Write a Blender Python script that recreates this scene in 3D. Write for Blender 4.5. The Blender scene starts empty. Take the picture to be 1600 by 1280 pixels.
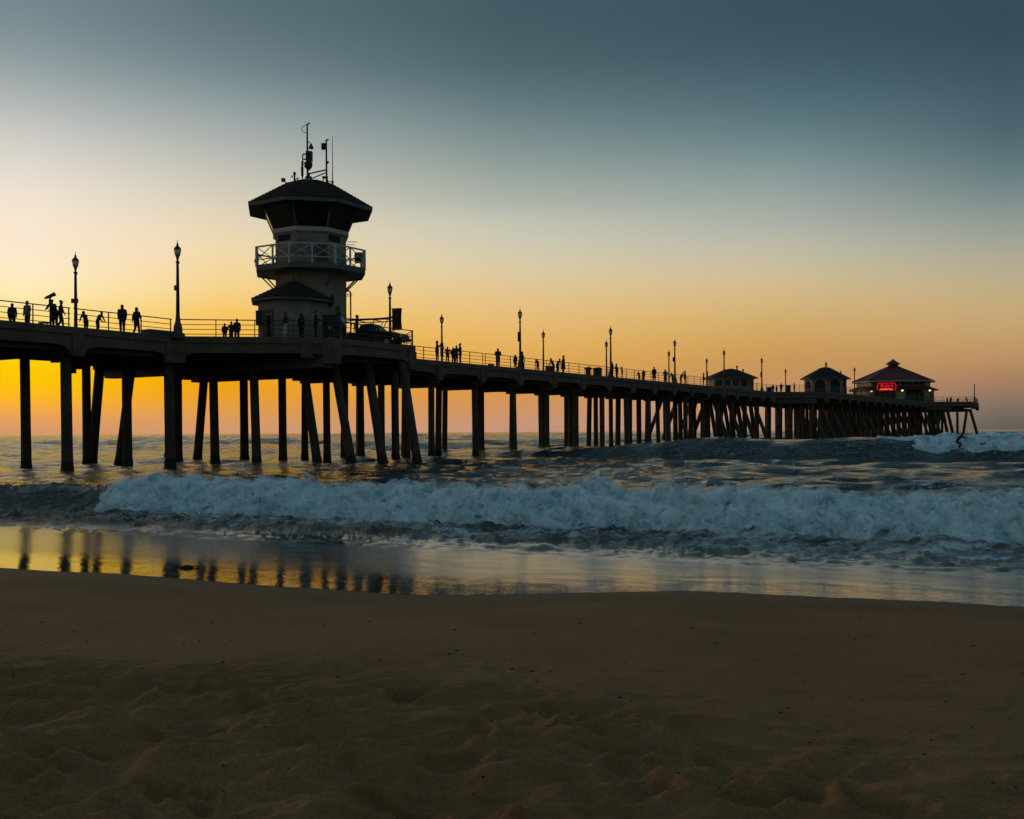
import bpy, bmesh, math, random
import numpy as np
from mathutils import Vector, Matrix
random.seed(7); rng = np.random.default_rng(11)
R = math.radians
S = bpy.context.scene
COL = S.collection

# ------------------------------------------------------------------ camera
CAMZ = 2.3
cam_d = bpy.data.cameras.new('camera'); cam = bpy.data.objects.new('camera', cam_d); COL.objects.link(cam)
cam.location = (0, 0, CAMZ)
cam.rotation_euler = (Matrix.Rotation(R(90), 4, 'X') @ Matrix.Rotation(R(-0.315), 4, 'Z')).to_euler()
cam_d.sensor_width = 36; cam_d.lens = 36; cam_d.shift_y = 34.6 / 1600
cam_d.clip_start = 0.1; cam_d.clip_end = 30000
S.camera = cam

# ------------------------------------------------------------------ sky
SUN_AZ = -46.0      # degrees from the view direction, to the left
SUN_EL = 4.0
def lin(c):
    return tuple(((v / 255 / 12.92) if v / 255 <= .04045 else ((v / 255 + .055) / 1.055) ** 2.4) for v in c)
def el_of(x, y):
    h = (674.6 - .0055 * (x - 800)) - y
    return math.degrees(math.atan2(h, math.hypot(1600, x - 800)))
ZEN = (82, 114, 131)
SKY = [  # distance from the sun's azimuth, then (elevation, colour)
 (21.0, [(el_of(50, y), c) for y, c in [(672, (215, 152, 108)), (655, (228, 160, 98)), (630, (254, 178, 42)), (605, (255, 194, 4)), (575, (255, 204, 0)), (545, (255, 208, 20)), (500, (255, 222, 120)), (450, (255, 238, 192)), (400, (253, 234, 206)), (320, (247, 232, 214)), (240, (218, 214, 206)), (160, (176, 183, 183)), (80, (133, 150, 155)), (0, (112, 133, 140))]]),
 (30.3, [(el_of(350, y), c) for y, c in [(672, (210, 154, 116)), (650, (222, 157, 88)), (620, (238, 160, 28)), (590, (242, 166, 4)), (560, (246, 174, 30)), (500, (248, 196, 88)), (450, (249, 213, 138)), (380, (243, 222, 182)), (300, (212, 205, 188)), (230, (180, 184, 180)), (160, (141, 157, 160)), (100, (110, 131, 137)), (0, (85, 106, 113))]]),
 (45.4, [(el_of(782, y), c) for y, c in [(672, (200, 152, 128)), (640, (210, 150, 100)), (610, (218, 150, 72)), (540, (235, 180, 85)), (460, (232, 199, 140)), (400, (216, 207, 178)), (345, (196, 197, 182)), (320, (180, 185, 172)), (260, (145, 160, 155)), (200, (117, 137, 141)), (150, (95, 118, 124)), (100, (77, 101, 110)), (0, (62, 85, 95))]]),
 (61.0, [(el_of(1225, y), c) for y, c in [(670, (168, 138, 124)), (630, (195, 148, 118)), (580, (196, 146, 86)), (520, (212, 166, 92)), (450, (214, 190, 140)), (400, (197, 190, 168)), (350, (176, 181, 170)), (260, (125, 148, 152)), (180, (85, 114, 123)), (100, (65, 90, 102)), (0, (50, 75, 87))]]),
 (71.7, [(el_of(1570, y), c) for y, c in [(668, (95, 95, 88)), (640, (120, 110, 98)), (600, (165, 125, 100)), (560, (190, 145, 100)), (500, (205, 168, 115)), (440, (192, 178, 140)), (380, (165, 168, 155)), (320, (130, 145, 145)), (260, (95, 120, 125)), (200, (75, 100, 110)), (100, (55, 82, 95)), (0, (45, 70, 82))]]),
 (120.0, [(0, (98, 100, 100)), (3, (112, 110, 108)), (8, (118, 120, 120)), (14, (100, 116, 122)), (24, (80, 104, 116))]),
]
world = bpy.data.worlds.new('World'); S.world = world; world.use_nodes = True
nt = world.node_tree; nt.nodes.clear(); N = nt.nodes; L = nt.links
def wn(t, **k):
    n = N.new(t)
    for a, b in k.items(): setattr(n, a, b)
    return n
def wmath(op, a, b=None):
    n = wn('ShaderNodeMath', operation=op)
    for i, v in enumerate((a, b)):
        if v is None: continue
        if isinstance(v, (int, float)): n.inputs[i].default_value = v
        else: L.new(v, n.inputs[i])
    return n.outputs[0]
tc = wn('ShaderNodeTexCoord'); sep = wn('ShaderNodeSeparateXYZ'); L.new(tc.outputs['Generated'], sep.inputs[0])
el = wmath('DEGREES', wmath('ARCSINE', sep.outputs[2])) if False else wmath('MULTIPLY', wmath('ARCSINE', sep.outputs[2]), 180 / math.pi)
az = wmath('MULTIPLY', wmath('ARCTAN2', sep.outputs[0], sep.outputs[1]), 180 / math.pi)
dz = wmath('ABSOLUTE', wmath('SUBTRACT', az, SUN_AZ))
dist = wmath('MINIMUM', dz, wmath('SUBTRACT', 360, dz))
elf = wmath('DIVIDE', wmath('MAXIMUM', el, 0.0), 60.0)
prev = None; prev_d = None
for dd, stops in SKY:
    cr = wn('ShaderNodeValToRGB'); r = cr.color_ramp; r.interpolation = 'B_SPLINE'
    st = [(max(0, e) / 60, lin(c)) for e, c in stops]
    top = st[-1]
    st = st + [(34 / 60, tuple(.6 * a + .4 * b for a, b in zip(top[1], lin(ZEN)))), (1.0, lin(ZEN))]
    while len(r.elements) < len(st): r.elements.new(.5)
    for e, (p, c) in zip(r.elements, st): e.position = p
    for e, (p, c) in zip(r.elements, st): e.position = p; e.color = (*c, 1)
    L.new(elf, cr.inputs[0])
    if prev is None: prev = cr.outputs[0]
    else:
        mr = wn('ShaderNodeMapRange'); mr.inputs[1].default_value = prev_d; mr.inputs[2].default_value = dd
        L.new(dist, mr.inputs[0])
        mx = wn('ShaderNodeMix', data_type='RGBA'); L.new(mr.outputs[0], mx.inputs[0]); L.new(prev, mx.inputs[6]); L.new(cr.outputs[0], mx.inputs[7])
        prev = mx.outputs[2]
    prev_d = dd
sky = wn('ShaderNodeTexSky', sky_type='NISHITA'); sky.sun_disc = False
sky.sun_elevation = R(SUN_EL); sky.sun_rotation = R(SUN_AZ); sky.air_density = 1.5; sky.dust_density = 2.0
bg1 = wn('ShaderNodeBackground'); bg1.inputs[1].default_value = 1.03; L.new(prev, bg1.inputs[0])
bg2 = wn('ShaderNodeBackground'); bg2.inputs[1].default_value = .05; L.new(sky.outputs[0], bg2.inputs[0])
add = wn('ShaderNodeMixShader'); add.inputs[0].default_value = .06; L.new(bg1.outputs[0], add.inputs[1]); L.new(bg2.outputs[0], add.inputs[2])
wo = wn('ShaderNodeOutputWorld'); L.new(add.outputs[0], wo.inputs[0])

sl = bpy.data.lights.new('sun', 'SUN'); sl.energy = .45; sl.angle = R(8); sl.color = (1, .68, .38)
sun = bpy.data.objects.new('sun', sl); COL.objects.link(sun)
sdir = Vector((math.sin(R(SUN_AZ)) * math.cos(R(SUN_EL)), math.cos(R(SUN_AZ)) * math.cos(R(SUN_EL)), math.sin(R(SUN_EL))))
sun.rotation_euler = sdir.to_track_quat('Z', 'Y').to_euler(); sun.location = sdir * 60 + Vector((0, 0, 30))
S.view_settings.view_transform = 'Standard'; S.view_settings.look = 'None'
S.view_settings.exposure = 0; S.view_settings.gamma = 1; S.view_settings.use_curve_mapping = False
S.cycles.use_denoising = True
S.cycles.max_bounces = 8; S.cycles.transparent_max_bounces = 24; S.cycles.caustics_reflective = False; S.cycles.caustics_refractive = False

# ------------------------------------------------------------------ helpers
def mat(name, col, rough=.8, noise=0.0, scale=3.0, bump=0.0, bscale=20.0, metal=0.0, spec=.3, col2=None, emit=None, estr=0, coat=0):
    m = bpy.data.materials.new(name); m.use_nodes = True; t = m.node_tree; b = t.nodes['Principled BSDF']
    b.inputs['Base Color'].default_value = (*col, 1); b.inputs['Roughness'].default_value = rough
    b.inputs['Metallic'].default_value = metal; b.inputs['Specular IOR Level'].default_value = spec
    if noise or col2:
        tcn = t.nodes.new('ShaderNodeTexCoord'); nz = t.nodes.new('ShaderNodeTexNoise'); nz.inputs['Scale'].default_value = scale; nz.inputs['Detail'].default_value = 7; nz.inputs['Roughness'].default_value = .62
        t.links.new(tcn.outputs['Object'], nz.inputs['Vector'])
        cr = t.nodes.new('ShaderNodeValToRGB'); c2 = col2 or tuple(v * (1 - noise) for v in col)
        cr.color_ramp.elements[0].position = .32; cr.color_ramp.elements[1].position = .68
        cr.color_ramp.elements[0].color = (*c2, 1); cr.color_ramp.elements[1].color = (*tuple(min(1, v * (1 + noise * .6)) for v in col), 1)
        t.links.new(nz.outputs[0], cr.inputs[0]); t.links.new(cr.outputs[0], b.inputs['Base Color'])
    if bump:
        tcn = t.nodes.new('ShaderNodeTexCoord'); nz = t.nodes.new('ShaderNodeTexNoise'); nz.inputs['Scale'].default_value = bscale; nz.inputs['Detail'].default_value = 6
        t.links.new(tcn.outputs['Object'], nz.inputs['Vector'])
        bp = t.nodes.new('ShaderNodeBump'); bp.inputs['Strength'].default_value = 1; bp.inputs['Distance'].default_value = bump
        t.links.new(nz.outputs[0], bp.inputs['Height']); t.links.new(bp.outputs[0], b.inputs['Normal'])
    if emit: b.inputs['Emission Color'].default_value = (*emit, 1); b.inputs['Emission Strength'].default_value = estr
    return m
M = dict(
 concrete=mat('weathered concrete', (.125, .104, .076), .9, .35, .8, .02, 6),
 pile=mat('stained pile concrete', (.085, .07, .05), .9, .45, .9, .03, 4),
 mussel=mat('mussel crust', (.03, .028, .026), .8, .5, 9, .05, 14),
 steel=mat('painted dark steel', (.03, .035, .035), .5, .3, 4, metal=.3),
 rail=mat('galvanised rail', (.07, .075, .07), .5, .3, 5, metal=.4),
 stucco=mat('off white stucco', (.26, .235, .19), .9, .22, 1.2, .012, 18),
 trim=mat('pale trim paint', (.44, .47, .45), .6, .15, 3),
 shingle=mat('dark roof shingles', (.028, .022, .016), .95, .4, 3, .02, 12),
 redroof=mat('red roof metal', (.11, .014, .017), .6, .3, 1.0, .01, 4),
 glass=mat('dark window glass', (.006, .006, .007), .06, spec=.5),
 emblem=mat('faded wall emblem', (.20, .195, .175), .9, .2, 2),
 glass_cabin=mat('cabin window glass', (.008, .007, .006), .28, spec=.7),
 glass_dull=mat('dull window glass', (.012, .012, .012), .4, spec=.1),
 frame=mat('grey window frame', (.10, .12, .115), .6, .2, 3),
 door=mat('brown door', (.11, .085, .07), .7, .3, 3),
 opening=mat('dark interior', (.02, .02, .02), .9),
 lampglass=mat('frosted lamp glass', (.75, .68, .55), .25, spec=.5),
 banner=mat('maroon banner cloth', (.07, .035, .03), .9, .3, 4),
 teal=mat('teal painted bin', (.05, .15, .16), .6, .3, 4),
 darkbin=mat('dark metal bin', (.04, .04, .04), .7, .3, 5),
 skin=mat('skin', (.38, .22, .15), .6, .1, 8), hair=mat('dark hair', (.02, .015, .012), .6, .3, 20),
 cloth_dark=mat('dark cloth', (.03, .03, .035), .95, .3, 12), cloth_black=mat('black cloth', (.015, .015, .017), .95, .3, 12),
 cloth_blue=mat('light blue shirt', (.28, .40, .58), .95, .15, 9), cloth_grey=mat('grey cloth', (.16, .17, .19), .95, .2, 9),
 cloth_navy=mat('navy cloth', (.03, .05, .10), .95, .2, 9), cloth_white=mat('pale cloth', (.55, .53, .5), .95, .1, 9),
 denim=mat('denim', (.04, .055, .09), .95, .2, 20), shoe=mat('shoe', (.03, .03, .03), .7),
 wetsuit=mat('black wetsuit', (.015, .017, .02), .5, spec=.4), board=mat('surfboard', (.5, .5, .48), .3, .1, 3),
 truck=mat('dark truck paint', (.045, .02, .018), .3, spec=.5), tyre=mat('tyre rubber', (.02, .02, .02), .9), chrome=mat('bare metal', (.5, .5, .5), .3, metal=1),
 headlight=mat('headlight lens', (.8, .8, .78), .1, spec=.7),
 kelp=mat('wet kelp', (.02, .018, .01), .35, .4, 12, .01, 20),
 neon_red=mat('red neon', (.3, .0, .01), .4, emit=(1, .008, .025), estr=.75),
 neon_orange=mat('orange neon', (.3, .1, .0), .4, emit=(1, .3, .05), estr=.9),
 sign_board=mat('dark sign board', (.06, .008, .01), .5),
 bulb_yellow=mat('yellow green bulb', (.5, .5, .1), .4, emit=(.95, .95, .12), estr=2.2),
 bulb_warm=mat('warm bulb', (.5, .4, .2), .4, emit=(1, .6, .18), estr=1.8),
)
def tag(o, label=None, cat=None, group=None, kind=None):
    if label: o['label'] = label
    if cat: o['category'] = cat
    if group: o['group'] = group
    if kind: o['kind'] = kind
    return o
def empty(name, loc, label=None, cat=None, group=None, rz=0):
    o = bpy.data.objects.new(name, None); COL.objects.link(o); o.location = loc; o.rotation_euler.z = rz; o.empty_display_size = .3
    return tag(o, label, cat, group)
class MB:
    def __init__(s): s.v = []; s.f = []; s.m = []; s.mi = 0
    def add(s, vs, fs):
        n = len(s.v); s.v += [tuple(p) for p in vs]; s.f += [tuple(n + i for i in f) for f in fs]; s.m += [s.mi] * len(fs); return s
    def box(s, c, size, ax=None):
        ax = ax or ((1, 0, 0), (0, 1, 0), (0, 0, 1)); c = Vector(c); a = [Vector(ax[i]) * size[i] / 2 for i in range(3)]
        vs = [c + i * a[0] + j * a[1] + k * a[2] for k in (-1, 1) for j in (-1, 1) for i in (-1, 1)]
        return s.add(vs, [(0, 2, 3, 1), (4, 5, 7, 6), (0, 1, 5, 4), (2, 6, 7, 3), (0, 4, 6, 2), (1, 3, 7, 5)])
    def rings(s, rings, closed=True, caps=True):
        n = len(rings[0]); vs = [p for r in rings for p in r]; fs = []
        for i in range(len(rings) - 1):
            for j in range(n if closed else n - 1):
                k = (j + 1) % n; fs.append((i * n + j, i * n + k, (i + 1) * n + k, (i + 1) * n + j))
        if caps and closed: fs.append(tuple(range(n - 1, -1, -1))); fs.append(tuple((len(rings) - 1) * n + j for j in range(n)))
        return s.add(vs, fs)
    def tube(s, p0, p1, r0, r1=None, n=8, rot=0):
        p0 = Vector(p0); p1 = Vector(p1); r1 = r0 if r1 is None else r1; z = (p1 - p0).normalized()
        x = z.orthogonal().normalized() if abs(z.z) < .95 else Vector((1, 0, 0)); x = (x - z * x.dot(z)).normalized(); y = z.cross(x)
        a = [2 * math.pi * j / n + rot for j in range(n)]
        return s.rings([[p + r * (math.cos(t) * x + math.sin(t) * y) for t in a] for p, r in ((p0, r0), (p1, r1))])
    def path(s, pts, r, n=6):
        for a, b in zip(pts[:-1], pts[1:]): s.tube(a, b, r, r, n)
        return s
    def lathe(s, c, prof, n=12, rot=0):
        c = Vector(c)
        return s.rings([[c + Vector((r * math.cos(2 * math.pi * j / n + rot), r * math.sin(2 * math.pi * j / n + rot), z)) for j in range(n)] for r, z in prof])
    def prism(s, poly, z0, z1):
        return s.rings([[Vector((p[0], p[1], z0)) for p in poly], [Vector((p[0], p[1], z1)) for p in poly]])
    def sphere(s, c, rx, ry=None, rz=None, n=10, m=6):
        ry = ry or rx; rz = rz or rx; c = Vector(c)
        return s.rings([[c + Vector((rx * math.sin(math.pi * i / m) * math.cos(2 * math.pi * j / n), ry * math.sin(math.pi * i / m) * math.sin(2 * math.pi * j / n), -rz * math.cos(math.pi * i / m))) for j in range(n)] for i in [.12] + list(range(1, m)) + [m - .12]])
    def mesh(s, name, mats, smooth=False):
        me = bpy.data.meshes.new(name); me.from_pydata(s.v, [], s.f); mats = mats if isinstance(mats, (list, tuple)) else [mats]
        for mm in mats: me.materials.append(M[mm] if isinstance(mm, str) else mm)
        if len(mats) > 1: me.polygons.foreach_set('material_index', s.m)
        bm = bmesh.new(); bm.from_mesh(me); bmesh.ops.recalc_face_normals(bm, faces=bm.faces); bm.to_mesh(me); bm.free()
        if smooth: me.polygons.foreach_set('use_smooth', [True] * len(me.polygons))
        return me
    def build(s, name, mats, parent=None, smooth=False, world=True):
        # world = True: vertices are in world space, the parent's position is taken off
        me = s.mesh(name, mats, smooth); o = bpy.data.objects.new(name, me); COL.objects.link(o)
        if parent is not None:
            o.parent = parent
            if world:
                bpy_m = gmat(parent).inverted(); me.transform(bpy_m)
        return o
def gmat(o):
    m = Matrix.LocRotScale(o.location, o.rotation_euler, o.scale)
    return gmat(o.parent) @ m if o.parent else m
def put(name, me, parent, loc, rz=0, scale=(1, 1, 1)):
    o = bpy.data.objects.new(name, me); COL.objects.link(o); o.parent = parent
    o.location = loc; o.rotation_euler.z = rz; o.scale = scale; return o
def copy_tree(o, parent=None):
    c = o.copy(); COL.objects.link(c); c.parent = parent
    for ch in list(o.children): copy_tree(ch, c)
    return c

# ---- pixel of the photograph -> place on the pier; pier coordinates: s along it, t across it (positive towards the beach camera)
F = 1600.0
PD = Vector((.5365, .8439, 0)); PO = Vector((.8439, -.5365, 0)); P0 = Vector((-29.05, 58.1, 0))
CURB = 8.8; DECK = 8.68
def hz(x): return 674.6 - .0055 * (x - 800)
def P(s, t, z=0.0): return P0 + PD * s + PO * t + Vector((0, 0, z))
def st(X, Y): q = Vector((X, Y, 0)) - P0; return q.dot(PD), q.dot(PO)
def unproj(x, y, Y): return Vector(((x - 800) / F * Y, Y, CAMZ + (hz(x) - y) / F * Y))
def s_at(x, t):
    k = (x - 800) / F; q = P0 + PO * t
    return (k * q.y - q.x) / (PD.x - k * PD.y)

# ------------------------------------------------------------------ noise
_perm = rng.permutation(512); _perm = np.concatenate([_perm, _perm, _perm]); _g = rng.normal(size=(512, 3)); _g /= np.linalg.norm(_g, axis=1)[:, None]
def perlin(x, y, z=0.0):
    x, y, z = np.broadcast_arrays(np.asarray(x, float), np.asarray(y, float), np.asarray(z, float))
    xi, yi, zi = np.floor(x).astype(int), np.floor(y).astype(int), np.floor(z).astype(int)
    xf, yf, zf = x - xi, y - yi, z - zi
    fade = lambda t: t * t * t * (t * (t * 6 - 15) + 10)
    u, v, w = fade(xf), fade(yf), fade(zf); out = 0
    for i in (0, 1):
        for j in (0, 1):
            for k in (0, 1):
                h = _perm[_perm[_perm[(xi + i) & 511] + ((yi + j) & 511)] + ((zi + k) & 511)] & 511
                g = _g[h]; d = g[..., 0] * (xf - i) + g[..., 1] * (yf - j) + g[..., 2] * (zf - k)
                out = out + d * (u if i else 1 - u) * (v if j else 1 - v) * (w if k else 1 - w)
    return out * 1.5
def fbm(x, y, z=0.0, o=4, g=.5, ridged=False):
    a = 1; s = 0; f = 1
    for i in range(o):
        n = perlin(np.asarray(x) * f + 17.3 * i, np.asarray(y) * f - 9.1 * i, np.asarray(z) * f + 5.7 * i); s = s + a * (np.sqrt(n * n + .006) - .05 if ridged else n); a *= g; f *= 2.03
    return s
def sstep(a, b, x): t = np.clip((x - a) / (b - a), 0, 1); return t * t * (3 - 2 * t)

# ------------------------------------------------------------------ shore shape; u along the shore, v out to sea
EU = np.array([.909, -.417]); EV = np.array([.417, .909])
ZEDGE = .047
_ex, _ey = [-900, -300, 0, 200, 400, 640, 800, 940, 1070, 1200, 1400, 1600, 1900, 2600], [850, 873, 888, 899, 917, 935, 934, 931, 928, 934, 943, 954, 962, 975]
_pts = [((x - 800) / F * (F * (CAMZ - ZEDGE) / (y - hz(x))), F * (CAMZ - ZEDGE) / (y - hz(x))) for x, y in zip(_ex, _ey)]
_eu = np.array([p[0] * EU[0] + p[1] * EU[1] for p in _pts]); _evv = np.array([p[0] * EV[0] + p[1] * EV[1] for p in _pts])
_o = np.argsort(_eu); _eu = _eu[_o]; _evv = _evv[_o]
def v_edge(u): return np.interp(u, _eu, _evv) + .05 * perlin(u * .9, 3.3) + .03 * perlin(u * 3.1, 7.7)
def uv(X, Y): return X * EU[0] + Y * EU[1], X * EV[0] + Y * EV[1]
SLOPE = .085
def z_edge(u): return ZEDGE + .040 * sstep(-15, -6, u)
def beach_z(u, v):
    q = v_edge(u) - v                      # metres above the water's edge
    up = z_edge(u) + SLOPE * np.minimum(q, 40) - .0012 * np.clip(q, 0, 14) ** 2
    dn = z_edge(u) * np.clip(1 + q / 4.5, 0, 1) ** 2 - .03 * np.maximum(0, -q - 4.5)
    return np.where(q > 0, up, dn)
TOE = 22.4
def bore(u, v):
    t0 = TOE + .45 * perlin(u * .12, 1.1) + .25 * perlin(u * .45, 4.1)
    H = .68 + .08 * perlin(u * .17, 8.8) + .06 * perlin(u * .6, 2.2)
    x = v - t0
    return H * np.where(x < 1.7, sstep(-.15, 1.7, x), np.exp(-((x - 1.7) / 3.6) ** 2)), x
def surf(u, v):      # the far wave with the rider
    c0 = 88.5 - .055 * (u + 15) + 1.0 * perlin(u * .05, 6.6); amp = 1.75 * sstep(-52, -12, u) * (1 + .1 * perlin(u * .15, 9.1))
    x = v - c0
    return amp * np.where(x < 0, np.exp(-(x / 3.0) ** 2), np.exp(-(x / 8) ** 2)), x
WV = []; WF = []
for i in range(16):
    lam = 9 * (55 / 9) ** (i / 15); WF.append((lam, rng.normal(0, .45), rng.uniform(0, 6.28), .0052 * lam * rng.uniform(.6, 1.3)))
for i in range(54):
    lam = .8 * (16 / .8) ** (i / 53); a = rng.normal(0, .5)
    WV.append((lam, a, rng.uniform(0, 6.28), .0078 * lam * rng.uniform(.6, 1.3) * (1.6 if lam < 2.5 else (1.0 if lam < 5 else .38))))
def chop(X, Y, r):
    wx = X + .7 * perlin(X * .11, Y * .11, 1.5); wy = Y + .7 * perlin(X * .11, Y * .11, 8.5); z = np.zeros_like(X)
    for lam, a, ph, amp in WV:
        dx = EV[0] * math.cos(a) - EV[1] * math.sin(a); dy = EV[0] * math.sin(a) + EV[1] * math.cos(a)
        k = 2 * math.pi / lam; p = k * (dx * wx + dy * wy) + ph
        z += amp * (np.sin(p) + .25 * np.cos(2 * p)) * np.clip(lam / (.028 * r) - .6, 0, 1)
    far_ = sstep(60, 150, X * EV[0] + Y * EV[1]) * (1 - .5 * sstep(300, 1500, r))
    for lam, a, ph, amp in WF:
        dx = EV[0] * math.cos(a) - EV[1] * math.sin(a); dy = EV[0] * math.sin(a) + EV[1] * math.cos(a)
        p = 2 * math.pi / lam * (dx * wx + dy * wy) + ph; z += far_ * amp * (np.sin(p) + .3 * np.cos(2 * p)) * np.clip(lam / (.02 * r) - .6, 0, 1)
    return z
def sea_z(X, Y):
    u, v = uv(X, Y); r = np.hypot(X, Y); q = v - v_edge(u)
    film = z_edge(u) * np.clip(1 - q / 4.5, 0, 1) ** 2 + .004
    b, bx = bore(u, v); w, wx = surf(u, v)
    att = sstep(24, 33, v); front = sstep(17.0, 20.5, v) * (1 - att) * (1 - .6 * sstep(21.5, 24, v))
    lip = front * (.12 * fbm(u * .8, v * 1.6, 2.2, 3) + .10 * fbm(u * 2.6, v * 3.8, 5.2, 3) + .05)
    rip = .0022 * fbm(u * .9, v * 2.2, 7.0, 2) * sstep(.2, 1.2, q)
    return film + b + w + lip + rip + att * chop(X, Y, r) * (.8 + .5 * sstep(30, 70, v)), u, v, q, bx, wx, w

def grid_obj(name, X, Y, Z, material, attrs=None, smooth=True):
    nr, nc = X.shape; co = np.stack([X, Y, Z], -1).reshape(-1, 3).astype(np.float32)
    idx = np.arange(nr * nc).reshape(nr, nc); q = np.stack([idx[:-1, :-1], idx[:-1, 1:], idx[1:, 1:], idx[1:, :-1]], -1).reshape(-1, 4)
    me = bpy.data.meshes.new(name); me.vertices.add(len(co)); me.vertices.foreach_set('co', co.ravel())
    me.loops.add(q.size); me.loops.foreach_set('vertex_index', q.ravel().astype(np.int32))
    me.polygons.add(len(q)); me.polygons.foreach_set('loop_start', np.arange(0, q.size, 4, dtype=np.int32)); me.polygons.foreach_set('loop_total', np.full(len(q), 4, np.int32))
    me.polygons.foreach_set('use_smooth', np.full(len(q), smooth)); me.update(calc_edges=True); me.validate()
    for k, a in (attrs or {}).items():
        at = me.attributes.new(k, 'FLOAT', 'POINT'); at.data.foreach_set('value', np.ascontiguousarray(a, np.float32).ravel())
    me.materials.append(material); o = bpy.data.objects.new(name, me); COL.objects.link(o); return o

# ---- node helper for the three big surface materials
class NT:
    def __init__(s, name):
        s.mat = bpy.data.materials.new(name); s.mat.use_nodes = True; s.t = s.mat.node_tree; s.b = s.t.nodes['Principled BSDF']; s.tc = s.n('ShaderNodeTexCoord')
    def n(s, t, **k):
        n = s.t.nodes.new(t)
        for a, b in k.items(): setattr(n, a, b)
        return n
    def set(s, sock, v):
        if isinstance(v, bpy.types.NodeSocket): s.t.links.new(v, sock)
        else: sock.default_value = v
    def noise(s, scale, detail=4, rough=.55, stretch=None, kind='FBM'):
        n = s.n('ShaderNodeTexNoise'); n.inputs['Scale'].default_value = scale; n.inputs['Detail'].default_value = detail; n.inputs['Roughness'].default_value = rough
        v = s.tc.outputs['Object']
        if stretch:
            mp = s.n('ShaderNodeMapping'); mp.inputs['Scale'].default_value = stretch; mp.inputs['Rotation'].default_value = (0, 0, math.atan2(.417, .909)); s.t.links.new(v, mp.inputs[0]); v = mp.outputs[0]
        s.t.links.new(v, n.inputs['Vector']); return n.outputs[0]
    def attr(s, a): n = s.n('ShaderNodeAttribute'); n.attribute_name = a; return n.outputs['Fac']
    def m(s, op, a, b=0.0, c=None):
        n = s.n('ShaderNodeMath', operation=op); s.set(n.inputs[0], a); s.set(n.inputs[1], b)
        if c is not None: s.set(n.inputs[2], c)
        return n.outputs[0]
    def rng(s, v, a, b, c=0.0, d=1.0, smooth=True):
        n = s.n('ShaderNodeMapRange'); n.interpolation_type = 'SMOOTHSTEP' if smooth else 'LINEAR'; s.set(n.inputs[0], v)
        for i, w in enumerate((a, b, c, d)): s.set(n.inputs[i + 1], w)
        return n.outputs[0]
    def mix(s, f, a, b):
        n = s.n('ShaderNodeMix', data_type='RGBA'); s.set(n.inputs[0], f)
        for i, w in ((6, a), (7, b)): s.set(n.inputs[i], (*w, 1) if isinstance(w, tuple) else w)
        return n.outputs[2]
    def bump(s, h, dist, normal=None):
        n = s.n('ShaderNodeBump'); n.inputs['Strength'].default_value = 1; s.set(n.inputs['Distance'], dist); s.t.links.new(h, n.inputs['Height'])
        if normal: s.t.links.new(normal, n.inputs['Normal'])
        return n.outputs[0]

# ------------------------------------------------------------------ beach
k = NT('beach sand')
c = k.mix(k.rng(k.noise(.7, 6), .3, .7), (.26, .120, .047), (.34, .157, .064))
c = k.mix(k.rng(k.noise(60, 3), .35, .7, 0, .6), c, (.12, .085, .045))
wet = k.attr('wet')
c = k.mix(wet, c, (.15, .075, .033))
k.set(k.b.inputs['Base Color'], c); k.set(k.b.inputs['Roughness'], k.rng(wet, 0, 1, 1.0, .62)); k.b.inputs['Specular IOR Level'].default_value = .12
k.set(k.b.inputs['Normal'], k.bump(k.noise(140, 3, .7), .004, k.bump(k.noise(9, 5, .6), .012)))
def nonuni(segs):
    out = []
    for a, b, n in segs: out += list(np.linspace(a, b, n, endpoint=False))
    return np.array(out + [segs[-1][1]])
bx_ = nonuni([(-300, -40, 20), (-40, -14, 36), (-14, -5, 120), (-5, 5, 470), (5, 14, 100), (14, 40, 30), (40, 300, 20)])
by_ = nonuni([(-120, -10, 20), (-10, 2.6, 50), (2.6, 7.2, 330), (7.2, 11, 110), (11, 20, 80), (20, 40, 24), (40, 220, 24)])
BX, BY = np.meshgrid(bx_, by_); U, V = uv(BX, BY); BZ = beach_z(U, V)
q = v_edge(U) - V
# lumps of trodden sand close by, smoothing out towards the water
tread = sstep(7.0, 9.6, q + .6 * perlin(BX * .5, BY * .5, 3.0) - .34 * BX) * sstep(-9, 1, BY)
mid = sstep(1.5, 5.0, q)
wxn = BX + .12 * perlin(BX * 1.8, BY * 1.8, 4); wyn = BY + .12 * perlin(BX * 1.8, BY * 1.8, 12)
lump = fbm(wxn * 1.5, wyn * 2.1, 0, 4, .48); rid = .5 - fbm(wxn * 1.25 + 4, wyn * 1.9, 3, 3, .45, True)
dz_ = tread * (1.3 + .3 * np.clip(-BX / 2.5, -1, 1)) * (.060 * lump + .085 * rid - .01 + .016 * (.4 - fbm(wxn * 5.5, wyn * 6.5, 1, 3, .5, True))) + mid * (.010 * fbm(BX * .45, BY * 1.1, 9, 2) + .007 * (.4 - fbm(wxn * .6 + 9, wyn * 1.7, 6, 2, .45, True))) + .006 * fbm(BX * .5, BY * .8, 2, 2) * sstep(0, 1, q)
near = (np.abs(BX) < 6.5) & (BY > 2.3) & (BY < 9)
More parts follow.
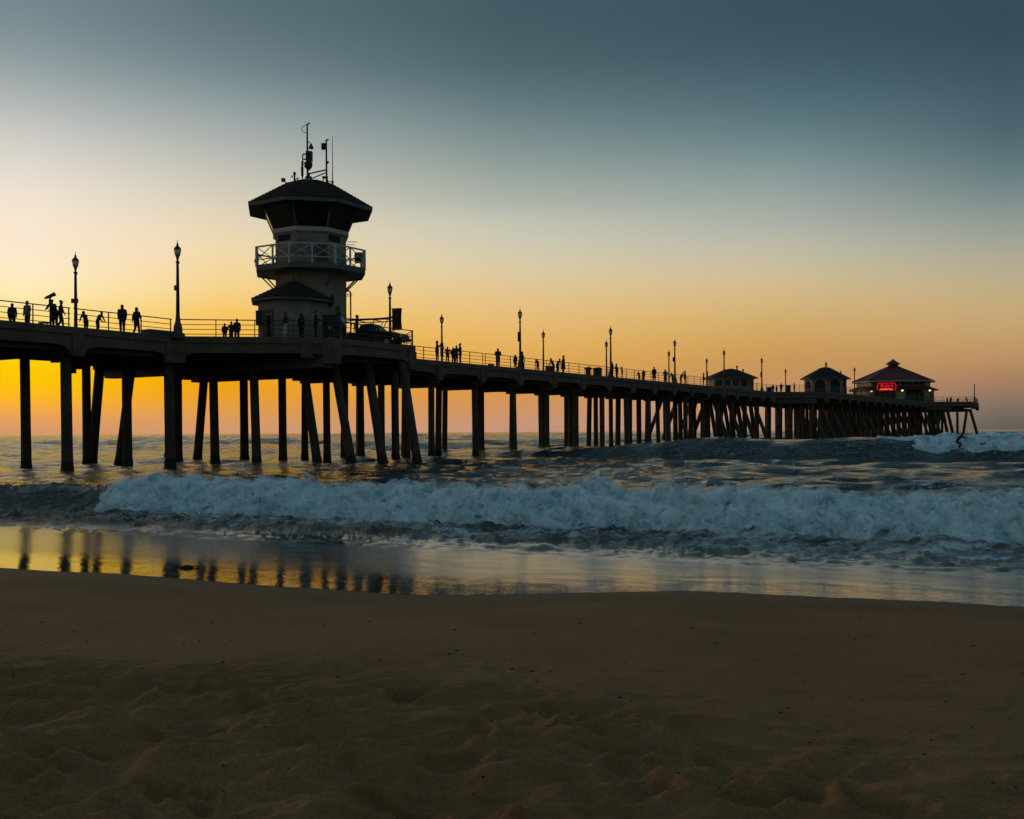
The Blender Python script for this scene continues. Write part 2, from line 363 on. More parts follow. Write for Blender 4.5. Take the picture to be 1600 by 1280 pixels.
for i in range(300):
    fy = 2.6 + 5.2 * rng.random() ** 1.5; fx = rng.uniform(-.62, .62) * fy - .25; a = rng.uniform(0, 6.28)
    hl = .13 * rng.uniform(.8, 1.3); hw = .06 * rng.uniform(.9, 1.4)
    sel = near & (np.abs(BX - fx) < .45) & (np.abs(BY - fy) < .45)
    lx = (BX[sel] - fx) * math.cos(a) + (BY[sel] - fy) * math.sin(a); ly = -(BX[sel] - fx) * math.sin(a) + (BY[sel] - fy) * math.cos(a)
    e = np.sqrt((lx / hl) ** 2 + (ly / hw) ** 2); dep = rng.uniform(.022, .055) * (.16 + .84 * tread[sel])
    dz_[sel] += -dep * np.exp(-e ** 2.4 * .8) + .45 * dep * np.exp(-((e - 1.5) / .4) ** 2)
BZ = BZ + dz_ * (q > 0)
wetv = 1 - sstep(.25, 2.6, q + .35 * perlin(BX * .6, BY * .6, 5))
beach = grid_obj('beach', BX, BY, BZ, k.mat, {'wet': wetv}); beach['kind'] = 'structure'

# ------------------------------------------------------------------ sea
k = NT('sea water')
depth = k.attr('depth'); foam = k.attr('foam')
body = k.mix(k.rng(depth, .5, 1), (.050, .034, .018), (.008, .022, .024))
st1 = k.noise(.55, 8, .62, (1, 2.6, 1)); lace = k.noise(2.6, 7, .68, (1, 1.7, 1))
pat = k.m('ADD', k.m('MULTIPLY', st1, .5), k.m('MULTIPLY', lace, .5))
thr = k.m('SUBTRACT', .72, k.m('MULTIPLY', foam, .42))
fm = k.m('MULTIPLY', k.rng(pat, thr, k.m('ADD', thr, .13)), k.rng(foam, .01, .12))
fil = k.rng(k.m('ABSOLUTE', k.m('SUBTRACT', k.noise(1.5, 5, .6, (1, 1.9, 1)), .5)), .0, .035, 1, 0)
fil = k.m('MULTIPLY', fil, k.m('MULTIPLY', k.rng(foam, .15, .6), k.rng(k.noise(.8, 3, .5), .4, .6, .1, .85)))
fm = k.m('MAXIMUM', fm, fil)
k.set(k.b.inputs['Base Color'], k.mix(fm, body, (.56, .62, .64)))
k.set(k.b.inputs['Roughness'], k.m('MAXIMUM', k.rng(fm, 0, 1, 0, .9), k.attr('gloss')))
k.set(k.b.inputs['IOR'], k.rng(depth, .05, .5, 2.05, 1.333)); k.b.inputs['Specular IOR Level'].default_value = .5
film = k.rng(depth, .02, .5)
h0 = k.bump(k.noise(.22, 7, .66, (1, 2.4, 1)), k.m('MULTIPLY', k.rng(depth, .6, 1), .5))
h1 = k.bump(k.noise(1.1, 6, .62, (1, 2.0, 1)), k.m('MULTIPLY', film, .34), h0)
h2 = k.bump(k.noise(9, 3, .5, (1, 1.5, 1)), k.m('ADD', k.m('MULTIPLY', film, .008), .0022), h1)
nb = k.bump(fm, .03, h2)
mp = k.n('ShaderNodeMapping'); mp.inputs['Scale'].default_value = (1, 2.1, 1); mp.inputs['Rotation'].default_value = (0, 0, math.atan2(.417, .909)); k.t.links.new(k.tc.outputs['Object'], mp.inputs[0])
nzc = k.n('ShaderNodeTexNoise'); nzc.inputs['Scale'].default_value = .7; nzc.inputs['Detail'].default_value = 7; nzc.inputs['Roughness'].default_value = .74; k.t.links.new(mp.outputs[0], nzc.inputs['Vector'])
va = k.n('ShaderNodeVectorMath', operation='SUBTRACT'); k.t.links.new(nzc.outputs['Color'], va.inputs[0]); va.inputs[1].default_value = (.5, .5, .5)
vb = k.n('ShaderNodeVectorMath', operation='MULTIPLY'); k.t.links.new(va.outputs[0], vb.inputs[0]); vb.inputs[1].default_value = (2.2, 2.2, 0)
vs_ = k.n('ShaderNodeVectorMath', operation='SCALE'); k.t.links.new(vb.outputs[0], vs_.inputs[0]); k.set(vs_.inputs['Scale'], k.rng(depth, .55, 1))
vc = k.n('ShaderNodeVectorMath', operation='ADD'); k.t.links.new(nb, vc.inputs[0]); k.t.links.new(vs_.outputs[0], vc.inputs[1])
vd = k.n('ShaderNodeVectorMath', operation='NORMALIZE'); k.t.links.new(vc.outputs[0], vd.inputs[0])
k.set(k.b.inputs['Normal'], vd.outputs[0])
azs = np.radians(np.concatenate([np.linspace(-82, -36, 46, endpoint=False), np.linspace(-36, 36, 880, endpoint=False), np.linspace(36, 82, 47)]))
# first row follows the water's edge
re = np.zeros_like(azs)
for i, a in enumerate(azs):
    rr = np.linspace(4, 160, 4000); u_, v_ = uv(rr * math.sin(a), rr * math.cos(a)); ok = np.nonzero(v_ - np.interp(u_, _eu, _evv) > 0)[0]
    re[i] = rr[ok[0]] if len(ok) else 160
nr = 560; tt = np.linspace(0, 1, nr)[:, None] ** 1.12
RR = re[None, :] * (9000 / re[None, :]) ** tt
# refine the edge so that it follows the wobbly line
for _ in range(4):
    u_, v_ = uv(RR[0] * np.sin(azs), RR[0] * np.cos(azs)); RR[0] += (v_edge(u_) - v_) / np.maximum(.3, EV[0] * np.sin(azs) + EV[1] * np.cos(azs))
RR[1:] = np.maximum(RR[1:], RR[0] + .004 * np.arange(1, nr)[:, None])
SX = RR * np.sin(azs)[None, :]; SY = RR * np.cos(azs)[None, :]
SZ, U, V, Q, BXX, WXX, SW = sea_z(SX, SY)
dep = np.clip(.55 * sstep(6.0, 8.6, Q) + .45 * sstep(21, 24, V), 0, 1)
un = U + 24.0   # the broken part of the near wave starts at u = -24
side = sstep(-1.5, 5, un + 1.5 * perlin(U * .3, V * .3, 2))
fo = .66 * side * sstep(18.4, 20.6, V + .9 * perlin(U * .22, 5.5) + .04 * (U + 10)) * (1 - sstep(23, 24, V))
fo = np.maximum(fo, .10 * sstep(18.0, 19.5, V) * (1 - sstep(22, 23.5, V)))
fo = np.maximum(fo, (.25 + .45 * sstep(-18, 6, U)) * sstep(-21, -8, U) * sstep(23, 24.5, V) * (1 - sstep(42, 74, V)))
fo = np.maximum(fo, .55 * sstep(-30, -14, U) * sstep(36, 44, V) * (1 - sstep(52, 66, V)) * (.5 + .5 * perlin(U * .08, V * .08, 4)))
fo = np.maximum(fo, .60 * np.exp(-((WXX + 1.5) / 2.6) ** 2) * sstep(-14, -4, U))
fo = np.maximum(fo, (.38 * np.exp(-((WXX + 1.0) / 4.0) ** 2) + .30 * np.exp(-((WXX + 8) / 5.0) ** 2)) * sstep(-45, -25, U))
foam_line = np.exp(-(Q / .14) ** 2) * (.55 + .6 * perlin(U * .7, 2.7)) * (.15 + .85 * sstep(-6, 2, U))
fo = np.maximum(fo, np.clip(foam_line, 0, 1) * 1.2)
sea = grid_obj('sea', SX, SY, SZ, k.mat, {'depth': dep, 'foam': fo, 'gloss': .045 + .115 * sstep(.8, 2.8, Q) * (1 - sstep(6, 9, Q)) + .065 * sstep(5, 9, Q) + .25 * sstep(6.3, 8.0, Q) * (1 - sstep(21.5, 24, V))}); sea['kind'] = 'structure'

# ------------------------------------------------------------------ whitewater (billows of foam on the two broken waves)
k = NT('whitewater foam')
c = k.mix(k.rng(k.noise(1.1, 6, .6), .3, .7), (.70, .83, .87), (.90, .96, .97))
c = k.mix(k.rng(k.noise(1.7, 8, .68, (1, .45, .8)), .36, .62), (.27, .45, .51), c)
c = k.mix(k.rng(k.noise(9, 5, .7, (1, .5, .7)), .42, .66, 0, .55), c, (.30, .47, .52))
k.set(k.b.inputs['Base Color'], c); k.b.inputs['Roughness'].default_value = .95; k.b.inputs['Specular IOR Level'].default_value = .1
k.b.inputs['Subsurface Weight'].default_value = .7; k.b.inputs['Subsurface Radius'].default_value = (.7, .95, 1.0); k.b.inputs['Subsurface Scale'].default_value = .16
k.set(k.b.inputs['Normal'], k.bump(k.noise(26, 4, .6), .008, k.bump(k.noise(7, 5, .6), .03)))
FOAM = k.mat
k = NT('airy froth')      # thin torn froth that stands off the dense foam
k.b.inputs['Base Color'].default_value = (.86, .94, .96, 1); k.b.inputs['Roughness'].default_value = 1; k.b.inputs['Specular IOR Level'].default_value = 0
al = k.m('MULTIPLY', k.rng(k.noise(3.2, 7, .68, (1, .7, .6)), .40, .68), k.rng(k.noise(26, 4, .7), .30, .62, .45, 1))
k.set(k.b.inputs['Alpha'], k.m('MULTIPLY', al, .46)); FROTH = k.mat
def foam_sheet(name, us, w0, w1, nw, zfun, base_v, amp, cover, scale, off=0.0, material=None):
    W = np.linspace(w0, w1, nw)[:, None]; Ug = us[None, :] + 0 * W; Vg = base_v(us)[None, :] + W
    X = Ug * EU[0] + Vg * EV[0]; Y = Ug * EU[1] + Vg * EV[1]; Z = zfun(X, Y)
    # outward direction of the wave profile (towards the beach and up)
    dzdv = np.gradient(Z, axis=0) / np.gradient(W, axis=0); nv = -dzdv / np.sqrt(1 + dzdv ** 2); nz = 1 / np.sqrt(1 + dzdv ** 2)
    wp = .35 * perlin(Ug * .9 * scale, Vg * .9 * scale, Z * scale)
    bl = fbm(Ug * .75 * scale + wp, Vg * .9 * scale, Z * 1.3 * scale + wp, 5, .45, True)
    fine = fbm(Ug * 3.1 * scale, Vg * 2.2 * scale, Z * 3.3 * scale + 3, 3, .5) + .45 * fbm(Ug * 9 * scale, Vg * 6 * scale, Z * 9 * scale + 7, 2, .5)
    cv = cover(Ug, W)
    disp = amp * (1.3 * bl + .26 * fine - .12) * cv - amp * .8 * (1 - cv)
    if off: disp = disp + off * (cv + .6 * fbm(Ug * 2.1, Vg * 2.1, Z * 2.1 + off * 40, 2)) - .1 * (1 - cv)
    Vd = Vg + nv * disp; Zd = Z + nz * disp
    return grid_obj(name, Ug * EU[0] + Vd * EV[0], Ug * EU[1] + Vd * EV[1], Zd, material or FOAM)
us = np.concatenate([np.linspace(-28, 4, 1060, endpoint=False), np.linspace(4, 34, 260)])
near_base = lambda u: TOE + .45 * perlin(u * .12, 1.1) + .25 * perlin(u * .45, 4.1)
def near_cover(u, w):
    e = perlin(u * .5, w * .8, 3.1)
    front = sstep(-.5, .05, w + .35 * perlin(u * .8, 1.9) + .2 * perlin(u * 2.3, 4.9))
    back = 1 - sstep(1.9, 3.2, w + .8 * perlin(u * .45, 6.1))
    start = sstep(-25.0, -23.2, u + .8 * e + .35 * w)
    return front * back * start * np.clip(1.6 + .55 * perlin(u * .42, w * .7, 9.3), 0, 1)
fs_ = foam_sheet('whitewater', us, -.7, 4.2, 150, lambda X, Y: sea_z(X, Y)[0], near_base, .36, near_cover, 1.0)
tag(fs_, 'broad bank of churning white foam along the breaking wave near the beach', 'surf foam', kind='stuff')
for off in (.04, .09, .15):
    fr_ = foam_sheet('froth', us[::2], -.7, 4.2, 80, lambda X, Y: sea_z(X, Y)[0], near_base, .36, near_cover, 1.0, off, FROTH); fr_.parent = fs_; fr_['kind'] = 'stuff'
us2 = np.linspace(-13, 42, 620)
far_base = lambda u: 88.5 - .055 * (u + 15) + 1.0 * perlin(u * .05, 6.6)
def far_cover(u, w):
    e = perlin(u * .3, w * .4, 2.1)
    hi = sstep(-1.0 - 2.6 * 1, -1.0, w) if False else sstep(-3.6, -2.0, w + 1.2 * perlin(u * .5, 3.9)) * (1 - sstep(.9, 2.2, w + .4 * e))
    a = sstep(-8.2, -5.6, u + 1.0 * e + .8 * w) * hi
    b = sstep(-9, -7.5, u) * (1 - sstep(-6.6, -5, u)) * sstep(-.8, .1, w) * (1 - sstep(.5, 1.2, w))
    return np.maximum(a, b)
f2 = foam_sheet('far_whitewater', us2, -4.5, 3.5, 70, lambda X, Y: sea_z(X, Y)[0], far_base, .42, far_cover, .62)
tag(f2, 'distant patch of white foam on the wave behind the surfer', 'surf foam', kind='stuff')

# ------------------------------------------------------------------ pier
pier = empty('pier', P(0, 0, 0), 'long dark concrete pier on tall piles running out to sea', 'pier')
NEAR = [(-48, 0), (12.2, 0), (19, 7.9), (27.7, 8.2), (34.9, 0), (136, 0), (142.5, 7.6), (222, 8.9), (229.6, 18.2), (248, 16.4)]
FARL = [(-48, -10.6), (12.2, -10.6), (19, -17), (27.7, -17), (34.9, -10.6), (117, -10.6), (123, -15), (136, -15), (142.5, -10.6), (217, -10.6), (229, -18), (248, -18), (256, -8), (256, 8), (248, 16.4)]
BENTS = [-44, -37, -30, -23, -16, -9, -2, 5.0, 12.3, 19.0, 27.7, 34.9, 41.95, 48.94, 55.86, 62.82, 69.37, 75.84, 82.4, 88.8, 95.08, 101.21, 107.56, 113.48, 119.43, 125.36]
while BENTS[-1] < 250: BENTS.append(BENTS[-1] + 6.1)
poly = [P(*a) for a in NEAR] + [P(*a) for a in FARL[::-1][1:]]
MB().prism(poly, DECK - .32, DECK).build('deck', 'concrete', pier)

post_me = MB().box((0, 0, .565), (.055, .055, 1.13)).mesh('post', 'rail')
def edge_run(a, b, stops):
    """curb, arched edge beams, pilasters and railing along one straight edge of the deck, a -> b in (s, t); deck lies to the left of a->b seen from the beach"""
    A = P(*a, CURB); B = P(*b, CURB); D = (B - A); Lg = D.length; D.normalize()
    out = Vector((D.y, -D.x, 0)); up = Vector((0, 0, 1)); fr = (D, out, up)
    cuts = sorted(set([0.0] + [x for x in stops if 2 < x < Lg - 2] + [Lg]))
    for x0, x1 in zip(cuts[:-1], cuts[1:]):
        w = x1 - x0; pw = .42; c0 = A + D * (x0 + x1) / 2
        MB().box(c0 - up * .22 - out * .12, (w - .004, .34, .44), fr).build('curb', 'concrete', pier)
        # beam with its lower corners curved down to the pilasters
        ss = [0, .12, .3, .5, .72, 1.0]; R_ = min(1.15, w * .25)
        prof = [(x0 + pw + R_ * q_, -1.72 + .62 * math.sqrt(max(0, 1 - (1 - q_) ** 2))) for q_ in ss]
        prof += [(x1 - (p[0] - x0), p[1]) for p in prof[::-1]]
        mbx = MB(); n = len(prof); vs = []
        for of in (-.04, -.30):
            vs += [A + D * p[0] + up * p[1] + out * of for p in prof] + [A + D * p[0] - up * .45 + out * of for p in prof]
        fcs = []
        for i in range(n - 1):
            fcs += [(i, i + 1, n + i + 1, n + i), (2 * n + i, 3 * n + i, 3 * n + i + 1, 2 * n + i + 1), (i, 2 * n + i, 2 * n + i + 1, i + 1), (n + i, n + i + 1, 3 * n + i + 1, 3 * n + i)]
        fcs += [(0, n, 3 * n, 2 * n), (n - 1, 3 * n - 1, 4 * n - 1, 2 * n - 1)]
        mbx.add(vs, fcs).build('edge_beam', 'concrete', pier)
    for x in cuts:
        xx = min(max(x, .3), Lg - .3)
        MB().box(A + D * xx - up * 1.12 - out * .115, (.8, .39, 1.32), fr).box(A + D * xx - up * 1.60 - out * .08, (.5, .40, .36), fr).build('pilaster', 'concrete', pier)
    # railing sections between the lamp stands
    nsec = max(1, round(Lg / 7.2)); sec = Lg / nsec
    for i in range(nsec):
        s0 = A + D * (i * sec + .12) - out * .13; s1 = A + D * ((i + 1) * sec - .12) - out * .13
        m_ = MB()
        for zz, rr in ((1.13, .036), (.80, .024), (.48, .024), (.16, .024)): m_.tube(s0 + up * zz, s1 + up * zz, rr, rr, 6)
        rl = m_.build('railing', 'rail', pier)
        npost = max(2, round(sec / 2.35)) + 1
        for j in range(npost):
            p = s0.lerp(s1, (j + (0.0 if 0 < j < npost - 1 else (.04 if j == 0 else -.04))) / (npost - 1))
            put('post', post_me, rl, p - gmat(pier).translation, math.atan2(D.y, D.x))
for path, flip in ((NEAR, False), (FARL, True)):
    for a, b in zip(path[:-1], path[1:]):
        A = Vector(a); B = Vector(b); Lg = (B - A).length
        if abs(a[1] - b[1]) < 1.6 and Lg > 15: stops = [(sb - a[0]) / (b[0] - a[0]) * Lg for sb in BENTS if a[0] < sb < b[0]]
        else: stops = []
        if flip: edge_run(b, a, [Lg - x for x in stops])
        else: edge_run(a, b, stops)

# piles: eight-sided shafts with a crust of mussels at the water line
def pile_mesh(r=.33, h=7.2):
    prof = [(r * 1.0, -2.5), (r * 1.12, -.2), (r * 1.16, .15), (r * 1.03, .55), (r * .98, 2.2), (r * .97, h)]
    m_ = MB(); n = 8
    m_.rings([[Vector((q_ * math.cos(2 * math.pi * (j + .5) / n), q_ * math.sin(2 * math.pi * (j + .5) / n), z)) for j in range(n)] for q_, z in prof])
    for i in range(len(m_.f)): m_.m[i] = 1 if i < 24 else 0
    return m_.mesh('pile', ['pile', 'mussel'])
PILE = [pile_mesh(.34), pile_mesh(.31), pile_mesh(.36)]
CAPZ = CURB - 2.05     # underside of the pile caps
def pile(s0, t0, s1=None, t1=None, top=None):
    """a pile from (s0,t0) at the water to (s1,t1) under the cap"""
    a = P(s0, t0, 0); b = P(s0 if s1 is None else s1, t0 if t1 is None else t1, CAPZ + .12); dv = b - a
    b.z = top if top else b.z; dv = b - a
    o = put('pile', random.choice(PILE), pier, a - gmat(pier).translation); o.rotation_mode = 'QUATERNION'
    o.rotation_quaternion = dv.to_track_quat('Z', 'Y'); o.scale = (1, 1, dv.length / 7.2)
    return o
def t_for(s, x):       # t on the bent at s that shows at image column x
    lo, hi = -40.0, 40.0
    for _ in range(50):
        m_ = (lo + hi) / 2; p = P(s, m_); lo, hi = (m_, hi) if 800 + F * p.x / p.y < x else (lo, m_)
    return lo
# measured one by one near the tower: (x at water, y at water, x under the deck)
for xb, yb, xt in [(41, 729, 39), (105, 733, 103), (136, 728, 135), (143, 727, 159), (199, 733, 198), (186, 725, 209), (266, 731, 264), (278, 723, 278), (261, 720, 284), (308, 721, 322), (336, 726, 333),
                   (382, 721, 381), (401, 727, 396), (442, 722, 441), (496, 726, 471), (476, 719, 477), (511, 721, 510), (550, 727, 518), (538, 719, 539), (564, 717, 563), (598, 725, 572), (596, 718, 596), (618, 718, 617), (635, 717, 635), (652, 724, 626)]:
    Y = F * CAMZ / (yb - hz(xb)); s_, t_ = st((xb - 800) / F * Y, Y)
    if xb < 270 and abs(xb - xt) < 5:
        s_ = 5.0 if xb < 120 else 12.3; t_ = t_for(s_, xb)
    pile(s_, t_, s_, t_for(s_, xt), DECK - .25)
ROWS = (-1.0, -5.3, -9.6)
for i, sb in enumerate(BENTS):
    w = (-10.2, -.42)
    if 136 < sb < 222: w = (-10.2, 7.0)
    if sb >= 222: w = (-16, 14)
    if sb in (19.0, 27.7): w = (-16.2, 7.4)
    cz = 1.30 if sb < 13 else 1.72
    a = P(sb, w[0], CURB - cz); b = P(sb, w[1], CURB - cz); mid_ = (a + b) / 2
    m_ = MB(); Lc = (b - a).length
    m_.box(mid_, (.95, Lc, .62), (PD, PO, Vector((0, 0, 1)))).box(mid_ - Vector((0, 0, .0)) + Vector((0, 0, .335)), (.7, Lc - .3, .2), (PD, PO, Vector((0, 0, 1))))
    m_.build('pile_cap', 'concrete', pier)
    if 4 < sb < 35.5: continue
    rows = list(ROWS)
    if 136 < sb < 222: rows += [2.6, 6.3]
    if sb >= 222: rows = [-15, -11, -7, -3, 1, 5] + ([10] if sb < 240 else [])
    for t_ in rows: pile(sb + random.uniform(-.12, .12), t_ + random.uniform(-.12, .12), sb, t_)
    if 112 < sb < 137:
        pile(sb, .9, sb, -1.6); pile(sb + .6, -13.2, sb + .6, -10.5); pile(sb - 2.0, -5, sb + 1.2, -5); pile(sb + 3.4, -2.4, sb + .5, -2.4)
    if 137 < sb < 222:
        pile(sb, 8.8, sb, 5.6); pile(sb + 2.8, 4.4, sb + .6, 4.4); pile(sb - 2.2, 1.0, sb, 1.0)
for xt, xb, Y in [(1425, 1437, 236), (1431, 1420, 240), (1437, 1452, 236), (1444, 1459, 235), (1451, 1457, 238), (1459, 1471, 236), (1471, 1461, 239), (1473, 1482, 236), (1480, 1491, 235), (1496, 1496, 237), (1511, 1504, 236), (1516, 1529, 237)]:
    a = st((xb - 800) / F * Y, Y); b = st((xt - 800) / F * (Y + 1), Y + 1); pile(*a, *b)
# longitudinal girders under the deck, bay by bay
for t_ in (-1.15, -5.3, -9.5):
    for s0, s1 in zip(BENTS[:-1], BENTS[1:]):
        c0 = P((s0 + s1) / 2, t_, CURB - .95); MB().box(c0, (s1 - s0 - .02, .5, .92), (PD, PO, Vector((0, 0, 1)))).build('girder', 'concrete', pier)
for t_ in (2.8, 6.6, -12.6, -16.0):
    for s0, s1 in ((19.0, 27.7),):
        c0 = P((s0 + s1) / 2, t_, CURB - .95); MB().box(c0, (s1 - s0 + 3, .5, .92), (PD, PO, Vector((0, 0, 1)))).build('girder', 'concrete', pier)
# floodlights and a conduit under the left bays
for x, y, tilt in ((70, 557, .2), (84, 562, 1.0)):
    p = unproj(x, y, 66); m_ = MB(); m_.tube(p + Vector((0, 0, .6)), p, .03).lathe(p, [(.07, .12), (.16, -.05), (.18, -.2)], 10).box(p + Vector((.12 * math.sin(tilt) + .1, 0, -.1)), (.32, .25, .2))
    m_.build('floodlight', 'steel', pier)
p = unproj(116, 577, 67); MB().path([p + Vector((-.3, 0, -.1)), p, p + Vector((.35, .1, .25)), p + Vector((.8, .2, .42))], .11, 8).box(p + Vector((-.1, 0, -.12)), (.4, .3, .3)).build('drain_pipe', 'steel', pier)

# ------------------------------------------------------------------ lifeguard tower
OCT = math.atan2(PO.y, PO.x) + R(22.5)
def octo(c, r, z, n=8, rot=None):
    rot = OCT if rot is None else rot
    return [Vector((c[0] + r * math.cos(2 * math.pi * j / n + rot), c[1] + r * math.sin(2 * math.pi * j / n + rot), z)) for j in range(n)]
def lerp_ring(a, b, t): return [p.lerp(q_, t) for p, q_ in zip(a, b)]
def shingled(mb, c, r0, z0, r1, z1, n, courses, rot=None, lap=.045):
    """a hipped roof built of overlapping courses, each a little proud of the one above"""
    rings = []
    for i in range(courses):
        t0, t1 = i / courses, (i + 1) / courses
        ra, za = r0 + (r1 - r0) * t0, z0 + (z1 - z0) * t0; rb, zb = r0 + (r1 - r0) * t1, z0 + (z1 - z0) * t1
        rings += [octo(c, ra + lap * .4, za + lap, n, rot), octo(c, rb + lap * .4, zb + lap * .1, n, rot)]
    base = [octo(c, r0 - .05, z0 - .02, n, rot)]
    mb.rings(base + rings)
    return mb
TC = P(23.3, 1.81); tower = empty('lifeguard_tower', P(23.3, 1.81, DECK), 'octagonal lifeguard tower with balcony, flared window cabin and rooftop antennas on the pier', 'tower')
c2 = (TC.x, TC.y)
MB().rings([octo(c2, 2.78, DECK - .05), octo(c2, 2.78, 17.0)]).build('wall', 'stucco', tower)
# vents high on the shaft, one on each front face either side of the middle
def face_frame(c, r, k_, n=8, rot=None):
    o_ = octo(c, r, 0, n, rot); a, b = o_[k_ % n], o_[(k_ + 1) % n]; m_ = (a + b) / 2; d_ = (b - a).normalized(); return m_, d_, Vector((d_.y, -d_.x, 0)), (b - a).length
def face_toward(c, r, ang, n=8, rot=None):   # index of the face whose normal is nearest to the angle
    best = None
    for k_ in range(n):
        m_, d_, nn, L_ = face_frame(c, r, k_, n, rot); g = (Vector((math.cos(ang), math.sin(ang), 0))).dot(nn)
        if best is None or g > best[0]: best = (g, k_)
    return best[1]
kf = face_toward(c2, 2.78, R(-78))
for dk, off in ((-1, -.15), (1, -.25)):
    m_, d_, nn, L_ = face_frame(c2, 2.78, kf + dk)
    MB().box(m_ + Vector((0, 0, 16.55)) + nn * .03 + d_ * off, (1.15, .1, .42), (d_, nn, Vector((0, 0, 1)))).build('vent', 'opening', tower)
# curved shield and dark balcony door on the front
m_, d_, nn, L_ = face_frame(c2, 2.78, kf)
sh = MB(); cen = m_ + Vector((0, 0, 15.35)) + nn * .045 - d_ * .5
sh.rings([[cen + nn * q_ + d_ * (.95 * math.cos(a)) + Vector((0, 0, 1.1 * math.sin(a))) for a in [math.pi * j / 14 for j in range(15)]] for q_ in (0, .03)]); sh.build('wall_emblem', 'emblem', tower)
MB().box(m_ + d_ * .72 + Vector((0, 0, 15.2)) + nn * .05, (.85, .08, 1.7), (d_, nn, Vector((0, 0, 1)))).build('balcony_door', 'door', tower)
# sill ring, flared window cabin, mullions
MB().rings([octo(c2, 2.84, 16.86), octo(c2, 2.98, 16.95), octo(c2, 2.98, 17.25), octo(c2, 2.86, 17.28)]).build('sill', 'trim', tower)
g0, g1 = octo(c2, 2.86, 17.26), octo(c2, 3.62, 18.95)
cabin = MB().rings([g0, g1]).build('cabin', 'opening', tower)
for j in range(8):
    a, b, cc, dd = g0[j], g0[(j + 1) % 8], g1[(j + 1) % 8], g1[j]; nn = (b - a).cross(dd - a).normalized()
    if nn.dot(Vector((a.x - c2[0], a.y - c2[1], 0))) < 0: nn = -nn
    q_ = [a.lerp(b, .07).lerp(dd.lerp(cc, .07), .06), a.lerp(b, .93).lerp(dd.lerp(cc, .93), .06), a.lerp(b, .93).lerp(dd.lerp(cc, .93), .94), a.lerp(b, .07).lerp(dd.lerp(cc, .07), .94)]
    MB().rings([[p + nn * .01 for p in q_], [p + nn * .035 for p in q_]]).build('window_pane', 'glass_cabin', cabin)
    MB().tube(a + nn * .02, dd + nn * .02, .10, .10, 6).build('mullion', 'frame', cabin)
    MB().tube(a.lerp(dd, .985) + nn * .02, b.lerp(cc, .985) + nn * .02, .07, .07, 4).build('head_rail', 'frame', cabin)
# roof
rf = MB(); rf.rings([octo(c2, 3.55, 18.93), octo(c2, 4.82, 18.72), octo(c2, 4.85, 18.98), octo(c2, 4.6, 19.05)]); roofsoffit = rf.build('eave', 'frame', tower)
rf = MB(); shingled(rf, c2, 4.83, 19.0, 1.75, 20.85, 8, 12); rf.rings([octo(c2, 1.85, 20.82), octo(c2, 1.3, 21.02), octo(c2, .5, 21.1)])
roof = rf.build('roof', 'shingle', tower)
# balcony
bz = 14.15
balc = MB().rings([octo(c2, 2.7, bz - .02), octo(c2, 4.2, bz), octo(c2, 4.2, bz + .2), octo(c2, 2.7, bz + .2)], caps=False).build('balcony', 'trim', tower)
B0 = octo(c2, 4.22, 0)
for j in range(8):
    a, b = B0[j], B0[(j + 1) % 8]; d_ = (b - a).normalized(); nn = Vector((d_.y, -d_.x, 0)); Z = Vector((0, 0, 1)); L_ = (b - a).length; mid_ = (a + b) / 2; fr = (d_, nn, Z)
    MB().box(mid_ + Z * (bz + .14), (L_ + .02, .07, .42), fr).build('balcony_fascia', 'frame', tower)
    pan = MB()
    pan.box(mid_ + Z * (bz + 1.66), (L_ - .02, .12, .1), fr).box(mid_ + Z * (bz + .72), (L_ - .1, .05, .07), fr).build('balcony_rail', 'trim', tower)
    MB().box(a + Z * (bz + .95), (.15, .15, 1.5), fr).build('balcony_post', 'trim', tower)
    MB().box(mid_ + Z * (bz + .95), (.11, .1, 1.36), fr).build('balcony_post', 'trim', tower)
    for hx in (-1, 1):
        x0, x1 = (.07, L_ / 2 - .06) if hx > 0 else (-L_ / 2 + .07, -.06)
        cr_ = MB(); p00, p11 = mid_ + d_ * x0 + Z * (bz + .74), mid_ + d_ * x1 + Z * (bz + 1.62); p01, p10 = mid_ + d_ * x0 + Z * (bz + 1.62), mid_ + d_ * x1 + Z * (bz + .74)
        cr_.tube(p00, p11, .036, .036, 4).tube(p01 + nn * .03, p10 + nn * .03, .036, .036, 4).build('cross_brace', 'trim', tower)
    # strut from the shaft out to the balcony rim
    q0 = octo(c2, 2.74, 12.95)[j]; q1 = octo(c2, 4.0, bz + .02)[j]; MB().tube(q0, q1, .06, .06, 6).build('strut', 'frame', tower)
# small parts hung on the balcony: camera at the left end, speaker box at the right, aerial rods
p = unproj(402, 408, 76); MB().path([p + Vector((.45, 0, .35)), p + Vector((.2, 0, .38)), p + Vector((0, 0, .2))], .035, 6).sphere(p, .17, .17, .2).build('dome_camera', 'steel', tower)
p = unproj(562, 403, 76.8); MB().box(p, (.55, .5, .75)).lathe(p + Vector((-.1, -.3, 0)), [(.12, -.2), (.2, .1), (.05, .3)], 8).build('equipment_box', 'steel', tower)
for y_, L_ in ((378, .75), (382.5, .55)):
    p = unproj(544, y_, 76.8); MB().tube(p, p + Vector((L_, .1, 0)), .025, .025, 5).build('aerial_rod', 'steel', tower)
# hooped pipe down the right side of the shaft
p = unproj(541, 455, 76.3); q_ = unproj(549, 455, 76.3); zb = DECK
MB().path([p, q_ + Vector((-.08, 0, 0)), q_ + Vector((0, 0, -.1)), Vector((q_.x, q_.y, zb))], .055, 6).path([p + Vector((0, 0, -.22)), q_ + Vector((.12, 0, -.22))], .03, 5).path([p + Vector((0, 0, -.36)), q_ + Vector((.12, 0, -.36))], .03, 5).build('stand_pipe', 'steel', tower)
